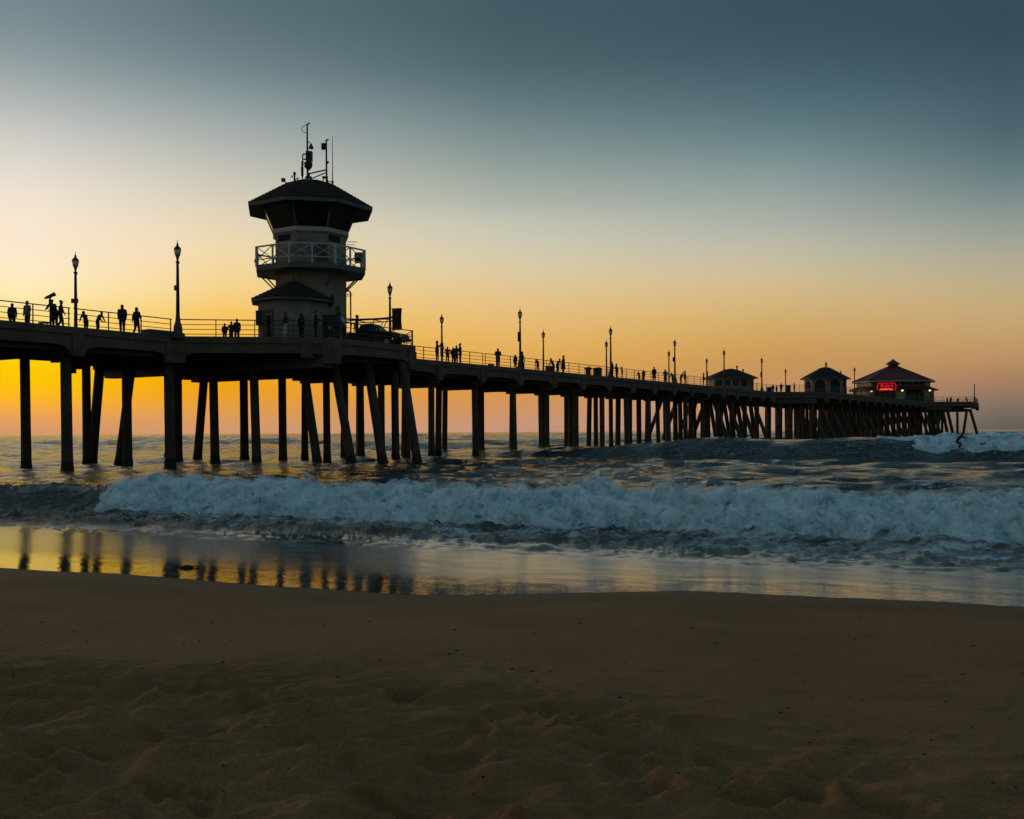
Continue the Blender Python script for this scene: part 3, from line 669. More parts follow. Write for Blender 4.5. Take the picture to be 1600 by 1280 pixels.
# low annex with its own roof
AC = unproj(459, 500, 73.6); ac = (AC.x, AC.y)
annex = MB().rings([octo(ac, 2.62, DECK - .05), octo(ac, 2.62, 11.75)]).build('annex', 'stucco', tower)
m_ = MB(); m_.rings([octo(ac, 2.5, 11.6), octo(ac, 3.1, 11.55), octo(ac, 3.12, 11.72), octo(ac, 2.7, 11.8)]); m_.build('annex_eave', 'frame', tower)
m_ = MB(); shingled(m_, ac, 3.12, 11.74, .55, 13.05, 8, 9); m_.lathe((ac[0], ac[1], 13.0), [(.62, 0), (.4, .14), (.1, .2)], 8); m_.build('annex_roof', 'shingle', tower)
ka = face_toward(ac, 2.6, R(-110)); m_, d_, nn, L_ = face_frame(ac, 2.62, ka)
dr = MB().box(m_ + Vector((0, 0, DECK + 1.12)) + nn * .03, (1.0, .08, 2.24), (d_, nn, Vector((0, 0, 1)))).build('door', 'door', tower)
MB().sphere(m_ + Vector((0, 0, DECK + 1.05)) + nn * .1 + d_ * .38, .05, n=8, m=4).build('handle', 'chrome', dr)
p = unproj(521, 464, 72.6); MB().box(p, (.3, .25, .25)).tube(p, p + Vector((0, 0, -.35)), .04).build('wall_lamp', 'steel', tower)
p = unproj(529, 484, 73.8); nn = Vector((.2, -.98, 0)); MB().rings([[p + nn * h_ + Vector((.2 * math.cos(a), .04 * math.cos(a), .34 * math.sin(a))) for a in [2 * math.pi * j / 16 for j in range(16)]] for h_ in (-.25, .08)]).build('life_ring_plaque', 'frame', tower)
p = unproj(405.5, 497, 71.5); MB().box(p, (.42, .12, 1.05)).build('notice_board', 'darkbin', tower)
# rooftop gear
def up_(x, y, Y=76.8): return unproj(x, y, Y)
g = MB(); g.tube(up_(483, 292), up_(482.5, 194), .085, .06).tube(up_(482, 195), up_(487, 192), .05)
mast = g.build('antenna_mast', 'steel', tower)
MB().path([up_(482 + 8 * math.cos(a) - (0), 201.5 + 6.2 * math.sin(a)) for a in [R(270 - 18 * j) for j in range(11)]], .022, 5).build('cable_loop', 'steel', mast)
MB().box(up_(485.5, 244.5), (.46, .4, .72)).box(up_(478, 241), (.25, .1, .08)).box(up_(477.5, 249), (.25, .1, .08)).build('radio_box', 'steel', mast)
MB().lathe(up_(484, 260), [(.12, -.28), (.3, -.05), (.32, .28), (.2, .34)], 10).build('siren', 'steel', mast)
MB().path([up_(483, 223), up_(486, 221.5), up_(488, 225)], .03, 5).lathe(up_(488.5, 229), [(.2, -.16), (.17, -.05), (.05, .22)], 10).build('hanging_camera', 'steel', mast)
MB().tube(up_(474.5, 291), up_(475.5, 241), .045, .045).lathe(up_(474.5, 268), [(.07, -.4), (.1, -.3), (.1, .3), (.07, .4)], 8).lathe(up_(474.8, 256), [(.06, -.2), (.085, -.1), (.085, .2)], 8).build('whip_antenna', 'steel', tower)
g = MB(); g.tube(up_(512.5, 296), up_(512.2, 221), .075, .06).tube(up_(511, 220), up_(516, 218), .06).tube(up_(512.5, 256), up_(516, 252.5), .07)
m2 = g.build('antenna_mast', 'steel', tower)
MB().box(up_(508.3, 229), (.32, .3, .44)).build('radio_box', 'steel', m2)
MB().tube(up_(485, 271.5), up_(512, 265.5), .055).tube(up_(485, 281), up_(511, 270), .045).build('mast_brace', 'steel', m2)
MB().tube(up_(506, 277), up_(514.5, 277.5), .09).tube(up_(508, 279), up_(504.5, 291), .045).tube(up_(513, 280), up_(517, 291), .06).box(up_(513, 290), (.6, .4, .3)).build('mast_foot', 'steel', m2)
MB().tube(up_(480, 277), up_(489, 277.5), .10).tube(up_(479.5, 278), up_(479, 292), .05).tube(up_(488, 280), up_(494, 289), .05).tube(up_(484, 284), up_(491, 291), .04).sphere(up_(484, 273), .14).build('mast_foot', 'steel', mast)
MB().tube(up_(521.8, 285), up_(522, 212), .04, .015, 6).lathe(up_(521.7, 285), [(.03, -.2), (.1, 0), (.05, .15)], 8).tube(up_(516, 283), up_(521.5, 284.5), .03).build('whip_antenna', 'steel', tower)
MB().tube(up_(454, 291), up_(446.5, 283), .04).box(up_(445, 281.5), (.27, .25, .24)).build('rooftop_camera', 'steel', tower)
MB().tube(up_(462.3, 290), up_(462.3, 272), .07).lathe(up_(462.4, 271), [(.06, -.18), (.14, -.03), (.02, .15)], 8).build('wind_sensor', 'steel', tower)
MB().path([up_(464.5, 290), up_(464.5, 279.5), up_(467, 278), up_(467, 289)], .03, 5).tube(up_(468.5, 290), up_(468, 276), .02).box(up_(458.5, 276), (.1, .05, .16)).build('vent_pipe', 'steel', tower)

# ------------------------------------------------------------------ lamps
def make_lamp(big):
    root = empty('street_lamp', (0, 0, 0)); H = 6.35
    b_ = MB()
    if big: b_.lathe((0, 0, 0), [(.46, -.02), (.46, .30), (.30, .36), (.28, .75), (.17, 1.1), (.12, 1.7)], 8, R(22.5)).build('base', 'concrete', root, world=False)
    else: b_.lathe((0, 0, 0), [(.30, -.02), (.30, .5), (.2, .62), (.17, 1.0), (.11, 1.2)], 8).build('base', 'steel', root, world=False)
    z0 = 1.6 if big else 1.15
    MB().lathe((0, 0, 0), [(.125, z0), (.115, 2.8), (.085, H - 1.35), (.13, H - 1.33), (.13, H - 1.24), (.07, H - 1.2), (.07, H - 1.12)], 10).build('pole', 'steel', root, True, world=False)
    MB().tube((-.2, 0, H - 1.27), (.2, 0, H - 1.27), .05, .05).sphere((.2, 0, H - 1.3), .08, n=8, m=4).build('bracket', 'steel', root, world=False)
    ln = MB().lathe((0, 0, 0), [(.06, H - 1.14), (.10, H - 1.0), (.13, H - .86), (.15, H - .84)], 10).build('lantern', 'steel', root, world=False)
    MB().lathe((0, 0, 0), [(.15, H - .85), (.21, H - .66), (.225, H - .48), (.2, H - .42)], 12).build('globe', 'lampglass', ln, True, world=False)
    m_ = MB().lathe((0, 0, 0), [(.235, H - .45), (.23, H - .36), (.15, H - .26), (.08, H - .18), (.06, H - .12), (.085, H - .09), (.03, H), (.008, H + .24)], 12)
    for j in range(6):
        a = 2 * math.pi * j / 6; m_.tube((.155 * math.cos(a), .155 * math.sin(a), H - .86), (.235 * math.cos(a), .235 * math.sin(a), H - .45), .016, .016, 4)
    m_.build('cap', 'steel', ln, world=False)
    return root
LAMPS = [  # s, t, big, label
 (11.3, -9.4, 0, 'dark lamp post at far left, leftmost of all, with a square sign on its pole'),
 (12.35, .16, 1, 'tall lamp post on a flared base between two rails, left of the tower'),
 (34.7, .1, 0, 'lamp post with a maroon banner right of the lifeguard tower'),
 (56.4, -10.4, 0, 'lamp post with a long box on its pole beside the family group'),
 (57.0, -.75, 1, 'tall lamp post near the middle of the pier with a thin box on its pole'),
 (78.0, -10.4, 0, 'short looking lamp post just right of the tall one at mid pier'),
 (79.0, -1.4, 1, 'tall lamp post right of the two bins, in front of another lamp'),
 (95.4, -10.4, 0, 'lamp post half hidden behind the tall one right of the bins'),
 (117.0, -10.4, 0, 'short looking lamp post with a stout figure under it, left of the nearer kiosk'),
 (99.7, -1.9, 1, 'tall lamp post standing among people, second from the nearer kiosk'),
 (137.0, -12.0, 0, 'lamp post at the left end of the nearer kiosk roof'),
 (120.6, -2.6, 1, 'tall lamp post rising in front of the nearer kiosk roof'),
 (141.5, -3.6, 1, 'lone tall lamp post between the two kiosks'),
 (176.5, -10.4, 0, 'thin far lamp post just left of the second kiosk'),
 (159.6, 2.6, 0, 'lamp post whose top shows above the second kiosk roof'),
 (180.5, 2.6, 0, 'lamp post between the second kiosk and the red roofed restaurant'),
]
lp = {0: make_lamp(False), 1: make_lamp(True)}; used = set(); lamp_objs = []
for s_, t_, big, lab in LAMPS:
    o = lp[big] if big not in used else copy_tree(lp[big]); used.add(big)
    o.location = P(s_, t_, CURB - .12 if abs(t_ - .1) < .1 else DECK); o.rotation_euler.z = math.atan2(PD.y, PD.x) + R(35); tag(o, lab, 'lamp post', 'lamp posts along the pier'); lamp_objs.append(o)
def lpart(i, mb, name, m_): return mb.build(name, m_, lamp_objs[i], world=True)
z = Vector((0, 0, 1)); X_ = Vector((1, 0, 0))
b0 = lamp_objs[0].location; lpart(0, MB().box(b0 + z * 3.05 - Vector((0, .16, 0)), (.5, .05, .32)), 'sign_plate', 'darkbin')
b0 = lamp_objs[1].location; lpart(1, MB().box(b0 + z * 3.35 - X_ * .17, (.12, .14, .34)), 'control_box', 'door')
b0 = lamp_objs[2].location
ban = MB(); rows_ = []
for i in range(9):
    zz = 5.05 - i * .225; w_ = .86 - .07 * math.sin(math.pi * i / 8)
    rows_.append([b0 + Vector((.17 + w_ * j / 6, .05 * math.sin(j * .9 + i * .3), zz - .9 + .03 * j / 6)) for j in range(7)])
ban.rings(rows_, closed=False); bo = lpart(2, ban, 'banner', 'banner'); sm = bo.modifiers.new('thickness', 'SOLIDIFY'); sm.thickness = .02
for zz in (4.17, 2.33): lpart(2, MB().tube(b0 + z * zz, b0 + z * (zz + .03) + X_ * .95, .022, .022, 6), 'banner_arm', 'steel')
b0 = lamp_objs[3].location; lpart(3, MB().box(b0 + z * 2.55 - Vector((0, .1, 0)), (.34, .3, 1.5)), 'control_box', 'steel')
b0 = lamp_objs[4].location; lpart(4, MB().box(b0 + z * 3.5 - X_ * .18, (.16, .16, 1.0)), 'control_box', 'steel')
b0 = lamp_objs[9].location; lpart(9, MB().box(b0 + z * 3.6 - X_ * .2, (.22, .2, .6)), 'control_box', 'steel')
b0 = lamp_objs[10].location; lpart(10, MB().box(b0 + z * 3.4 + X_ * .05, (.3, .3, 1.3)), 'control_box', 'steel')
b0 = lamp_objs[12].location; lpart(12, MB().box(b0 + z * 3.4 - X_ * .1, (.26, .2, .9)), 'control_box', 'steel')

# ------------------------------------------------------------------ kiosks and restaurant
def arch_panel(mb, m_, d_, nn, w, z0, zs, depth=.05):
    """arched opening (flat plate with a round head) standing just proud of a wall"""
    pts = [(-w / 2, z0), (w / 2, z0)] + [(w / 2 * math.cos(a), zs + .42 * w * math.sin(a)) for a in [math.pi * j / 8 for j in range(9)]]
    mb.rings([[m_ + d_ * p[0] + Vector((0, 0, p[1])) + nn * h_ for p in pts] for h_ in (.005, depth)]); return mb
def kiosk(center, rw, rr, zw, ztop, label, arch, rtop, rot, nfin, n=8):
    k_ = empty('kiosk', (center.x, center.y, DECK), label, 'kiosk', 'kiosks on the pier'); c_ = (center.x, center.y)
    MB().rings([octo(c_, rw, DECK - .03, n, rot), octo(c_, rw, zw + .1, n, rot)]).build('wall', 'stucco', k_)
    MB().rings([octo(c_, rw, zw - .05, n, rot), octo(c_, rr, zw, n, rot), octo(c_, rr, zw + .16, n, rot), octo(c_, rr - .2, zw + .2, n, rot)]).build('eave', 'frame', k_)
    m_ = MB(); shingled(m_, c_, rr, zw + .16, rtop, ztop, n, 10, rot); m_.rings([octo(c_, rtop, ztop - .03, n, rot), octo(c_, rtop * .3, ztop + .12, n, rot)]); rf_ = m_.build('roof', 'shingle', k_)
    for a in nfin: MB().lathe(Vector((c_[0], c_[1], 0)) + Vector((a[0], a[1], a[2])), [(.10, -.3), (.12, .1), (.2, .15), (.05, .38)], 8).build('roof_vent', 'steel', rf_)
    for j in range(n):
        mm, d_, nn, L_ = face_frame(c_, rw, j, n, rot)
        if arch:
            op = arch_panel(MB(), mm, d_, nn, L_ * .66, DECK + .02, zw - 1.0).build('arched_opening', 'opening', k_)
            MB().box(mm + nn * .09 + Vector((0, 0, DECK + .95)), (L_ * .62, .06, .12), (d_, nn, Vector((0, 0, 1)))).build('counter', 'frame', op)
        else:
            for q_ in (-.25, .25):
                wd = MB().box(mm + d_ * L_ * q_ + nn * .02 + Vector((0, 0, DECK + 1.35)), (L_ * .36, .06, 1.0), (d_, nn, Vector((0, 0, 1)))).build('window', 'glass_dull', k_)
                MB().box(mm + d_ * L_ * q_ + nn * .06 + Vector((0, 0, DECK + .82)), (L_ * .4, .1, .08), (d_, nn, Vector((0, 0, 1)))).build('sill', 'trim', wd)
    return k_
kiosk(P(129.8, -4.95), 3.75, 4.45, 10.85, 12.45, 'low dark hip roofed kiosk, the nearer one, left of the arched kiosk', False, .9, OCT, [(1.0, -.2, 12.7 - 0), (2.0, -.3, 12.15)])
kiosk(P(s_at(1290, 3.3), 3.3), 3.75, 4.5, 11.55, 13.75, 'small pale kiosk with arched openings and dark hip roof, left of the restaurant', True, .8, OCT, [(2.7, -.5, 12.75)])
RC = Vector((92.6, 248.6, 0)); rc = (RC.x, RC.y)
rest = empty('restaurant', (RC.x, RC.y, DECK), 'octagonal restaurant with red two tier roof and cupola at the pier end', 'restaurant')
RO = OCT
MB().rings([octo(rc, 9.4, DECK - .03, 8, RO), octo(rc, 9.4, 11.9, 8, RO)]).build('lower_wall', 'stucco', rest)
MB().rings([octo(rc, 9.4, 11.75, 8, RO), octo(rc, 10.5, 11.65, 8, RO), octo(rc, 10.52, 11.85, 8, RO), octo(rc, 8.6, 12.6, 8, RO)]).build('skirt_roof', 'redroof', rest)
MB().rings([octo(rc, 8.55, 12.5, 8, RO), octo(rc, 8.55, 13.75, 8, RO)]).build('upper_wall', 'stucco', rest)
MB().rings([octo(rc, 8.5, 13.65, 8, RO), octo(rc, 9.65, 13.6, 8, RO), octo(rc, 9.68, 13.86, 8, RO), octo(rc, 9.2, 13.9, 8, RO)]).build('eave', 'trim', rest)
m_ = MB(); shingled(m_, rc, 9.62, 13.9, 1.3, 17.5, 8, 9, RO, .05); rr_ = m_.build('roof', 'redroof', rest)
for j in range(8):
    a, b = octo(rc, 9.66, 13.95, 8, RO)[j], octo(rc, 1.3, 17.56, 8, RO)[j]; MB().tube(a, b, .09, .09, 5).build('hip_cap', 'redroof', rr_)
MB().rings([octo(rc, 1.25, 17.45, 8, RO), octo(rc, 1.25, 18.15, 8, RO), octo(rc, 1.75, 18.1, 8, RO), octo(rc, 1.75, 18.22, 8, RO), octo(rc, .2, 19.25, 8, RO), octo(rc, .12, 19.45, 8, RO)]).build('cupola', 'redroof', rest)
for j in range(8):
    mm, d_, nn, L_ = face_frame(rc, 8.55, j, 8, RO); Z = Vector((0, 0, 1))
    for q_ in (-.36, -.12, .12, .36): MB().box(mm + d_ * L_ * q_ + nn * .02 + Z * 13.15, (L_ * .2, .08, .7), (d_, nn, Z)).build('upper_window', 'glass_dull', rest)
    mm, d_, nn, L_ = face_frame(rc, 9.4, j, 8, RO)
    ar = arch_panel(MB(), mm, d_, nn, L_ * .68, DECK + .05, 10.35, .06).build('arched_window', 'glass_dull', rest)
    for q_ in (-.17, 0, .17): MB().box(mm + d_ * L_ * q_ + nn * .09 + Z * 9.9, (.12, .06, 2.2), (d_, nn, Z)).build('mullion', 'frame', ar)
def wall_lamp(x, y, Y, m_):
    p = unproj(x, y, Y); o = MB().lathe(p, [(.12, .22), (.3, .12), (.3, .06)], 8).build('wall_lamp', 'steel', rest); MB().sphere(p + Vector((0, -.1, -.02)), .26, .26, .2, 8, 5).build('bulb', m_, o)
wall_lamp(1361.5, 611.5, 236, 'bulb_warm'); wall_lamp(1410, 610, 238, 'bulb_yellow'); wall_lamp(1453, 610, 239, 'bulb_yellow')
# neon sign on the front face
sp = unproj(1385.5, 604.3, 237.2); sd = Vector((1, -.12, 0)).normalized(); sn = Vector((-.12, -1, 0)).normalized()
def rrect(w, h, r, n=5):
    pts = []
    for cx, cy, a0 in ((w / 2 - r, h / 2 - r, 0), (-w / 2 + r, h / 2 - r, 90), (-w / 2 + r, -h / 2 + r, 180), (w / 2 - r, -h / 2 + r, 270)):
        pts += [(cx + r * math.cos(R(a0 + 90 * i / n)), cy + r * math.sin(R(a0 + 90 * i / n))) for i in range(n + 1)]
    return pts
def sgn(p, o_=0): return sp + sd * p[0] + Vector((0, 0, p[1])) + sn * o_
sign = empty('neon_sign', sp, 'glowing red neon sign on the front of the restaurant', 'sign')
MB().rings([[sgn(p, o_) for p in rrect(4.3, 1.8, .6)] for o_ in (0, .18)]).build('board', 'sign_board', sign)
rim = [sgn(p, .24) for p in rrect(4.1, 1.62, .55)]; MB().path(rim + rim[:1], .075, 6).build('border_tube', 'neon_red', sign)
tcu = bpy.data.curves.new('sign_text', 'FONT'); tcu.body = "Ruby's"; tcu.size = 1.15; tcu.align_x = 'CENTER'; tcu.align_y = 'CENTER'; tcu.extrude = .03; tcu.offset = .02; tcu.shear = .2
tob = bpy.data.objects.new('sign_text', tcu); COL.objects.link(tob)
bpy.context.view_layer.update(); tme = bpy.data.meshes.new_from_object(tob.evaluated_get(bpy.context.evaluated_depsgraph_get())); bpy.data.objects.remove(tob)
tme.materials.clear(); tme.materials.append(M['neon_red']); to = bpy.data.objects.new('lettering', tme); COL.objects.link(to); to.parent = sign
to.matrix_local = Matrix.Translation(sn * .26 + Vector((0, 0, .16))) @ Matrix((sd, Vector((0, 0, 1)), sn)).transposed().to_4x4()
for a, b in ((-1.45, .2), (.4, 1.25)): MB().box((sgn((a, -.58), .27) + sgn((b, -.58), .27)) / 2, (b - a, .08, .2), (sd, sn, Vector((0, 0, 1)))).build('underline_tube', 'neon_orange', sign)
# pole at the end of the deck
p = unproj(1523, 627, 243); fp = empty('flag_pole', (p.x, p.y, DECK), 'bare pole standing at the seaward right end of the pier', 'pole')
MB().lathe((p.x, p.y, 0), [(.2, DECK), (.2, DECK + .5), (.12, DECK + .6), (.1, DECK + 4.2)], 8).build('shaft', 'steel', fp); MB().sphere((p.x, p.y, DECK + 4.25), .14, n=8, m=5).build('knob', 'steel', fp)

# ------------------------------------------------------------------ people
def skeleton(pose):
    """joints (x right, y forward, z up) of a 1.75 m figure, radius, and bones with the cloth they wear"""
    J = {}
    def j(n, p, r): J[n] = (Vector(p), r)
    lean = {'lean': .26, 'crouch': .40, 'bend': .30}.get(pose, .03)
    pz = {'crouch': .62, 'sit': .47}.get(pose, .95)
    j('pelvis', (0, 0, pz), (.185, .15)); j('spine', (0, lean * .35, pz + .22), (.175, .135)); j('chest', (0, lean * .8, pz + .43 - lean * .15), (.20, .145))
    j('neck', (0, lean * 1.05, pz + .565 - lean * .25), (.062, .062)); hz_ = pz + .64 - lean * .3
    j('head', (0, lean * 1.15 + .015, hz_), (.095, .10)); j('crown', (0, lean * 1.18 + .01, hz_ + .085), (.098, .108)); j('top', (0, lean * 1.18, hz_ + .15), (.05, .055))
    shz = pz + .5 - lean * .2; shy = lean * .9
    E_ = [('pelvis', 'spine', 'shirt'), ('spine', 'chest', 'shirt'), ('chest', 'neck', 'shirt'), ('neck', 'head', 'skin'), ('head', 'crown', 'skin'), ('crown', 'top', 'skin')]
    A = {'stand': ((.235, .0, -.27), (.22, .07, -.50)), 'walk': ((.235, .06, -.26), (.22, .16, -.48)), 'lean': ((.25, .16, -.22), (.16, .36, -.24)), 'phone': ((.27, .14, -.2), (.10, .32, .06)),
         'crouch': ((.36, .10, -.10), (.62, .22, -.04)), 'hips': ((.34, -.04, -.22), (.19, .06, -.44)), 'bend': ((.24, .1, -.27), (.18, .26, -.45)), 'sit': ((.23, .1, -.25), (.14, .34, -.36)), 'carry': ((.25, .05, -.25), (.12, .26, -.2)), 'wave': ((.30, .1, -.02), (.42, .2, .2))}[pose]
    for sg, sd_ in ((-1, 'l'), (1, 'r')):
        a0, a1 = A
        if pose == 'walk' and sg < 0: a0, a1 = (.235, -.08, -.26), (.23, -.12, -.50)
        if pose == 'wave' and sg < 0: a0, a1 = (.23, 0, -.27), (.25, .07, -.52)
        if pose == 'crouch' and sg < 0: a0, a1 = (.30, .22, -.18), (.40, .48, -.22)
        j('sh' + sd_, (sg * .195, shy, shz), (.088, .088)); j('el' + sd_, (sg * a0[0], shy + a0[1], shz + a0[2]), (.065, .065)); j('wr' + sd_, (sg * a1[0], shy + a1[1], shz + a1[2]), (.045, .042))
        dv = (Vector(a1) - Vector(a0)).normalized(); j('pa' + sd_, (sg * (a1[0] + dv.x * .08), shy + a1[1] + dv.y * .08, shz + a1[2] + dv.z * .08), (.038, .022))
        E_ += [('chest', 'sh' + sd_, 'shirt'), ('sh' + sd_, 'el' + sd_, 'shirt'), ('el' + sd_, 'wr' + sd_, 'sleeve'), ('wr' + sd_, 'pa' + sd_, 'skin')]
        hx = sg * .095; kn = (hx * 1.1, .02, .5); an = (hx * 1.1, -.02, .085)
        if pose == 'walk': kn, an = ((hx, .11, .51), (hx, .15, .09)) if sg > 0 else ((hx, .02, .49), (hx, -.17, .11))
        if pose == 'crouch': kn, an = ((hx + sg * .16, .28, .40), (hx + sg * .2, .06, .085)) if sg > 0 else ((hx - .22, .22, .38), (hx - .30, -.16, .085))
        if pose == 'sit': kn, an = (hx * 1.2, .43, .49), (hx * 1.2, .42, .085)
        if pose == 'bend': kn, an = (hx * 1.1, .06, .5), (hx * 1.1, -.02, .085)
        j('hip' + sd_, (hx, 0, pz - .06), (.115, .125)); j('kn' + sd_, kn, (.082, .085)); j('an' + sd_, an, (.058, .062)); j('toe' + sd_, (an[0] * 1.08, an[1] + .17, max(.03, an[2] - .05)), (.042, .03))
        E_ += [('pelvis', 'hip' + sd_, 'trousers'), ('hip' + sd_, 'kn' + sd_, 'trousers'), ('kn' + sd_, 'an' + sd_, 'trousers'), ('an' + sd_, 'toe' + sd_, 'shoe')]
    return J, E_
_bodies = {}
SLOT = {'skin': 0, 'shirt': 1, 'trousers': 2, 'shoe': 3, 'sleeve': 1}
def body_mesh(pose, short=False):
    key = (pose, short)
    if key in _bodies: return _bodies[key]
    J, E_ = skeleton(pose); names = list(J); me = bpy.data.meshes.new('skel'); me.from_pydata([J[n][0] for n in names], [(names.index(a), names.index(b)) for a, b, _ in E_], [])
    o = bpy.data.objects.new('skel', me); COL.objects.link(o)
    sk = o.modifiers.new('skin', 'SKIN'); sk.use_smooth_shade = True; ss_ = o.modifiers.new('sub', 'SUBSURF'); ss_.levels = 2; ss_.render_levels = 2
    if not me.skin_vertices: 
        bm = bmesh.new(); bm.from_mesh(me); bm.verts.layers.skin.verify(); bm.to_mesh(me); bm.free()
    for i, n in enumerate(names): me.skin_vertices[0].data[i].radius = J[n][1]; me.skin_vertices[0].data[i].use_root = (n == 'pelvis')
    bpy.context.view_layer.update(); ev = o.evaluated_get(bpy.context.evaluated_depsgraph_get()); m2 = bpy.data.meshes.new_from_object(ev); bpy.data.objects.remove(o)
    mb = MB(); mb.v = [tuple(v.co) for v in m2.vertices]; mb.f = [tuple(p.vertices) for p in m2.polygons]
    segs = [(J[a][0], J[b][0], (J[a][1][0] + J[b][1][0]) / 2, w) for a, b, w in E_]
    for p in m2.polygons:
        c = p.center; best = None
        for a, b, r_, w in segs:
            t_ = max(0, min(1, (c - a).dot(b - a) / max(1e-6, (b - a).length_squared))); d_ = (c - a.lerp(b, t_)).length - r_
            if best is None or d_ < best[0]: best = (d_, w)
        mb.m.append(0 if (best[1] == 'sleeve' and short) else SLOT[best[1]])
    # fingers, thumb, nose, ears
    mb.mi = 0
    for sg, s_ in ((-1, 'l'), (1, 'r')):
        w0, w1 = J['wr' + s_][0], J['pa' + s_][0]; d_ = (w1 - w0).normalized(); side = d_.cross(Vector((sg, 0, .2))).normalized(); curl = d_.cross(side).normalized()
        for i, L_ in enumerate((.066, .076, .072, .056)):
            b0 = w1 + side * (.026 - .0175 * i) + d_ * .005; k1 = b0 + d_ * L_ * .55; mb.tube(b0, k1, .0095, .009, 6).tube(k1, k1 + (d_ * .75 + curl * .5 * sg).normalized() * L_ * .5, .009, .007, 6)
        tb = w0.lerp(w1, .45) + side * .03; t1 = tb + (side * .7 + d_ * .7).normalized() * .04; mb.tube(tb, t1, .011, .010, 6).tube(t1, t1 + d_ * .03, .010, .008, 6)
    h = J['crown'][0]; mb.tube(h + Vector((0, .085, .0)), h + Vector((0, .118, -.035)), .009, .016, 6)
    for sg in (-1, 1): mb.sphere(h + Vector((sg * .088, -.005, -.025)), .014, .022, .032, 6, 4)
    res = mb.mesh('body', ['skin', 'cloth_dark', 'denim', 'shoe'], True); _bodies[key] = (res, h); bpy.data.meshes.remove(m2); return _bodies[key]
_hair = {}
def hair_mesh(kind):
    if kind in _hair: return _hair[kind]
    m_ = MB()
    if kind in ('short', 'long', 'cap', 'hat', 'bun'): m_.sphere((0, -.022, .035), .098, .105, .095, 12, 8)
    if kind == 'long': m_.rings([[Vector((w * math.cos(2 * math.pi * j / 10), -.055 + d * math.sin(2 * math.pi * j / 10), z)) for j in range(10)] for w, d, z in ((.085, .06, .06), (.10, .055, -.05), (.105, .05, -.16), (.08, .04, -.27), (.04, .02, -.31))])
    if kind == 'bun': m_.sphere((0, -.10, .09), .05, n=8, m=5)
    if kind == 'cap': m_.rings([[Vector((.07 * math.cos(math.pi * j / 8), .07 + (.11 * math.sin(math.pi * j / 8)), .05 + h_)) for j in range(9)] for h_ in (0, .012)])
    if kind == 'hat': m_.lathe((0, -.01, .06), [(.19, 0), (.2, .012), (.1, .03), (.095, .12), (.03, .14)], 14)
    if kind == 'hood': m_.sphere((0, -.02, .0), .118, .125, .15, 12, 8).sphere((0, -.05, -.12), .13, .10, .09, 10, 6)
    _hair[kind] = m_.mesh('hair', 'cloth_black' if kind in ('cap', 'hood', 'hat') else 'hair', True); return _hair[kind]
DPOLY = [Vector(a) for a in NEAR] + [Vector(a) for a in FARL[::-1][1:]]
def deck_margin(s_, t_):
    p = Vector((s_, t_)); inside = False; dmin = 1e9; n = len(DPOLY)
    for i in range(n):
        a, b = DPOLY[i], DPOLY[(i + 1) % n]
        if (a.y > p.y) != (b.y > p.y) and p.x < (b.x - a.x) * (p.y - a.y) / (b.y - a.y) + a.x: inside = not inside
        t = max(0, min(1, (p - a).dot(b - a) / max(1e-9, (b - a).length_squared))); dmin = min(dmin, (p - a.lerp(b, t)).length)
    return dmin if inside else -dmin
def on_deck(x, ytop, h, margin=.5):
    """the place on the deck seen at column x whose top, h above the deck, shows at row ytop; and the height that fits"""
    Y = F * (DECK - CAMZ + h) / (hz(x) - ytop)
    for _ in range(600):
        s_, t_ = st((x - 800) / F * Y, Y)
        if deck_margin(s_, t_) > margin: break
        Y += .05
    hh = (hz(x) - ytop) / F * Y - (DECK - CAMZ)
    return Vector(((x - 800) / F * Y, Y, DECK)), max(h * .93, min(h * 1.13, hh))
POSEH = {'lean': 1.62, 'bend': 1.6, 'sit': 1.27, 'crouch': 1.28}
def dress(root, h, pose, shirt, trousers, hair, short, skirt):
    me, hp = body_mesh(pose, short); k_ = h / POSEH.get(pose, 1.75)
    b = put('body', me, root, (0, 0, 0)); b.scale = (k_,) * 3
    for i, mm in ((1, shirt), (2, trousers)): b.material_slots[i].link = 'OBJECT'; b.material_slots[i].material = M[mm]
    hr = put('hair' if hair in ('short', 'long', 'bun') else ('hood' if hair == 'hood' else 'hat'), hair_mesh(hair), root, hp * k_); hr.scale = (k_,) * 3
    if skirt:
        sk_ = MB().lathe((0, 0, 0), [(.165, 1.02), (.19, .85), (.24, .62), (.27, .48), (.26, .48)], 14).build('skirt', shirt if skirt == 1 else skirt, root, True, world=False); sk_.scale = (k_,) * 3
def person(x, ytop, h, pose, face, shirt, trousers, hair, label, short=False, skirt=0, margin=.5, cat='person'):
    loc, hh = on_deck(x, ytop, h, margin)
    root = empty('person', loc, label, cat, 'people on the pier', R(face))
    dress(root, hh, pose, shirt, trousers, hair, short, skirt); return root
D_, K_, G_, N_, W_, B_, J_ = 'cloth_dark', 'cloth_black', 'cloth_grey', 'cloth_navy', 'cloth_white', 'cloth_blue', 'denim'
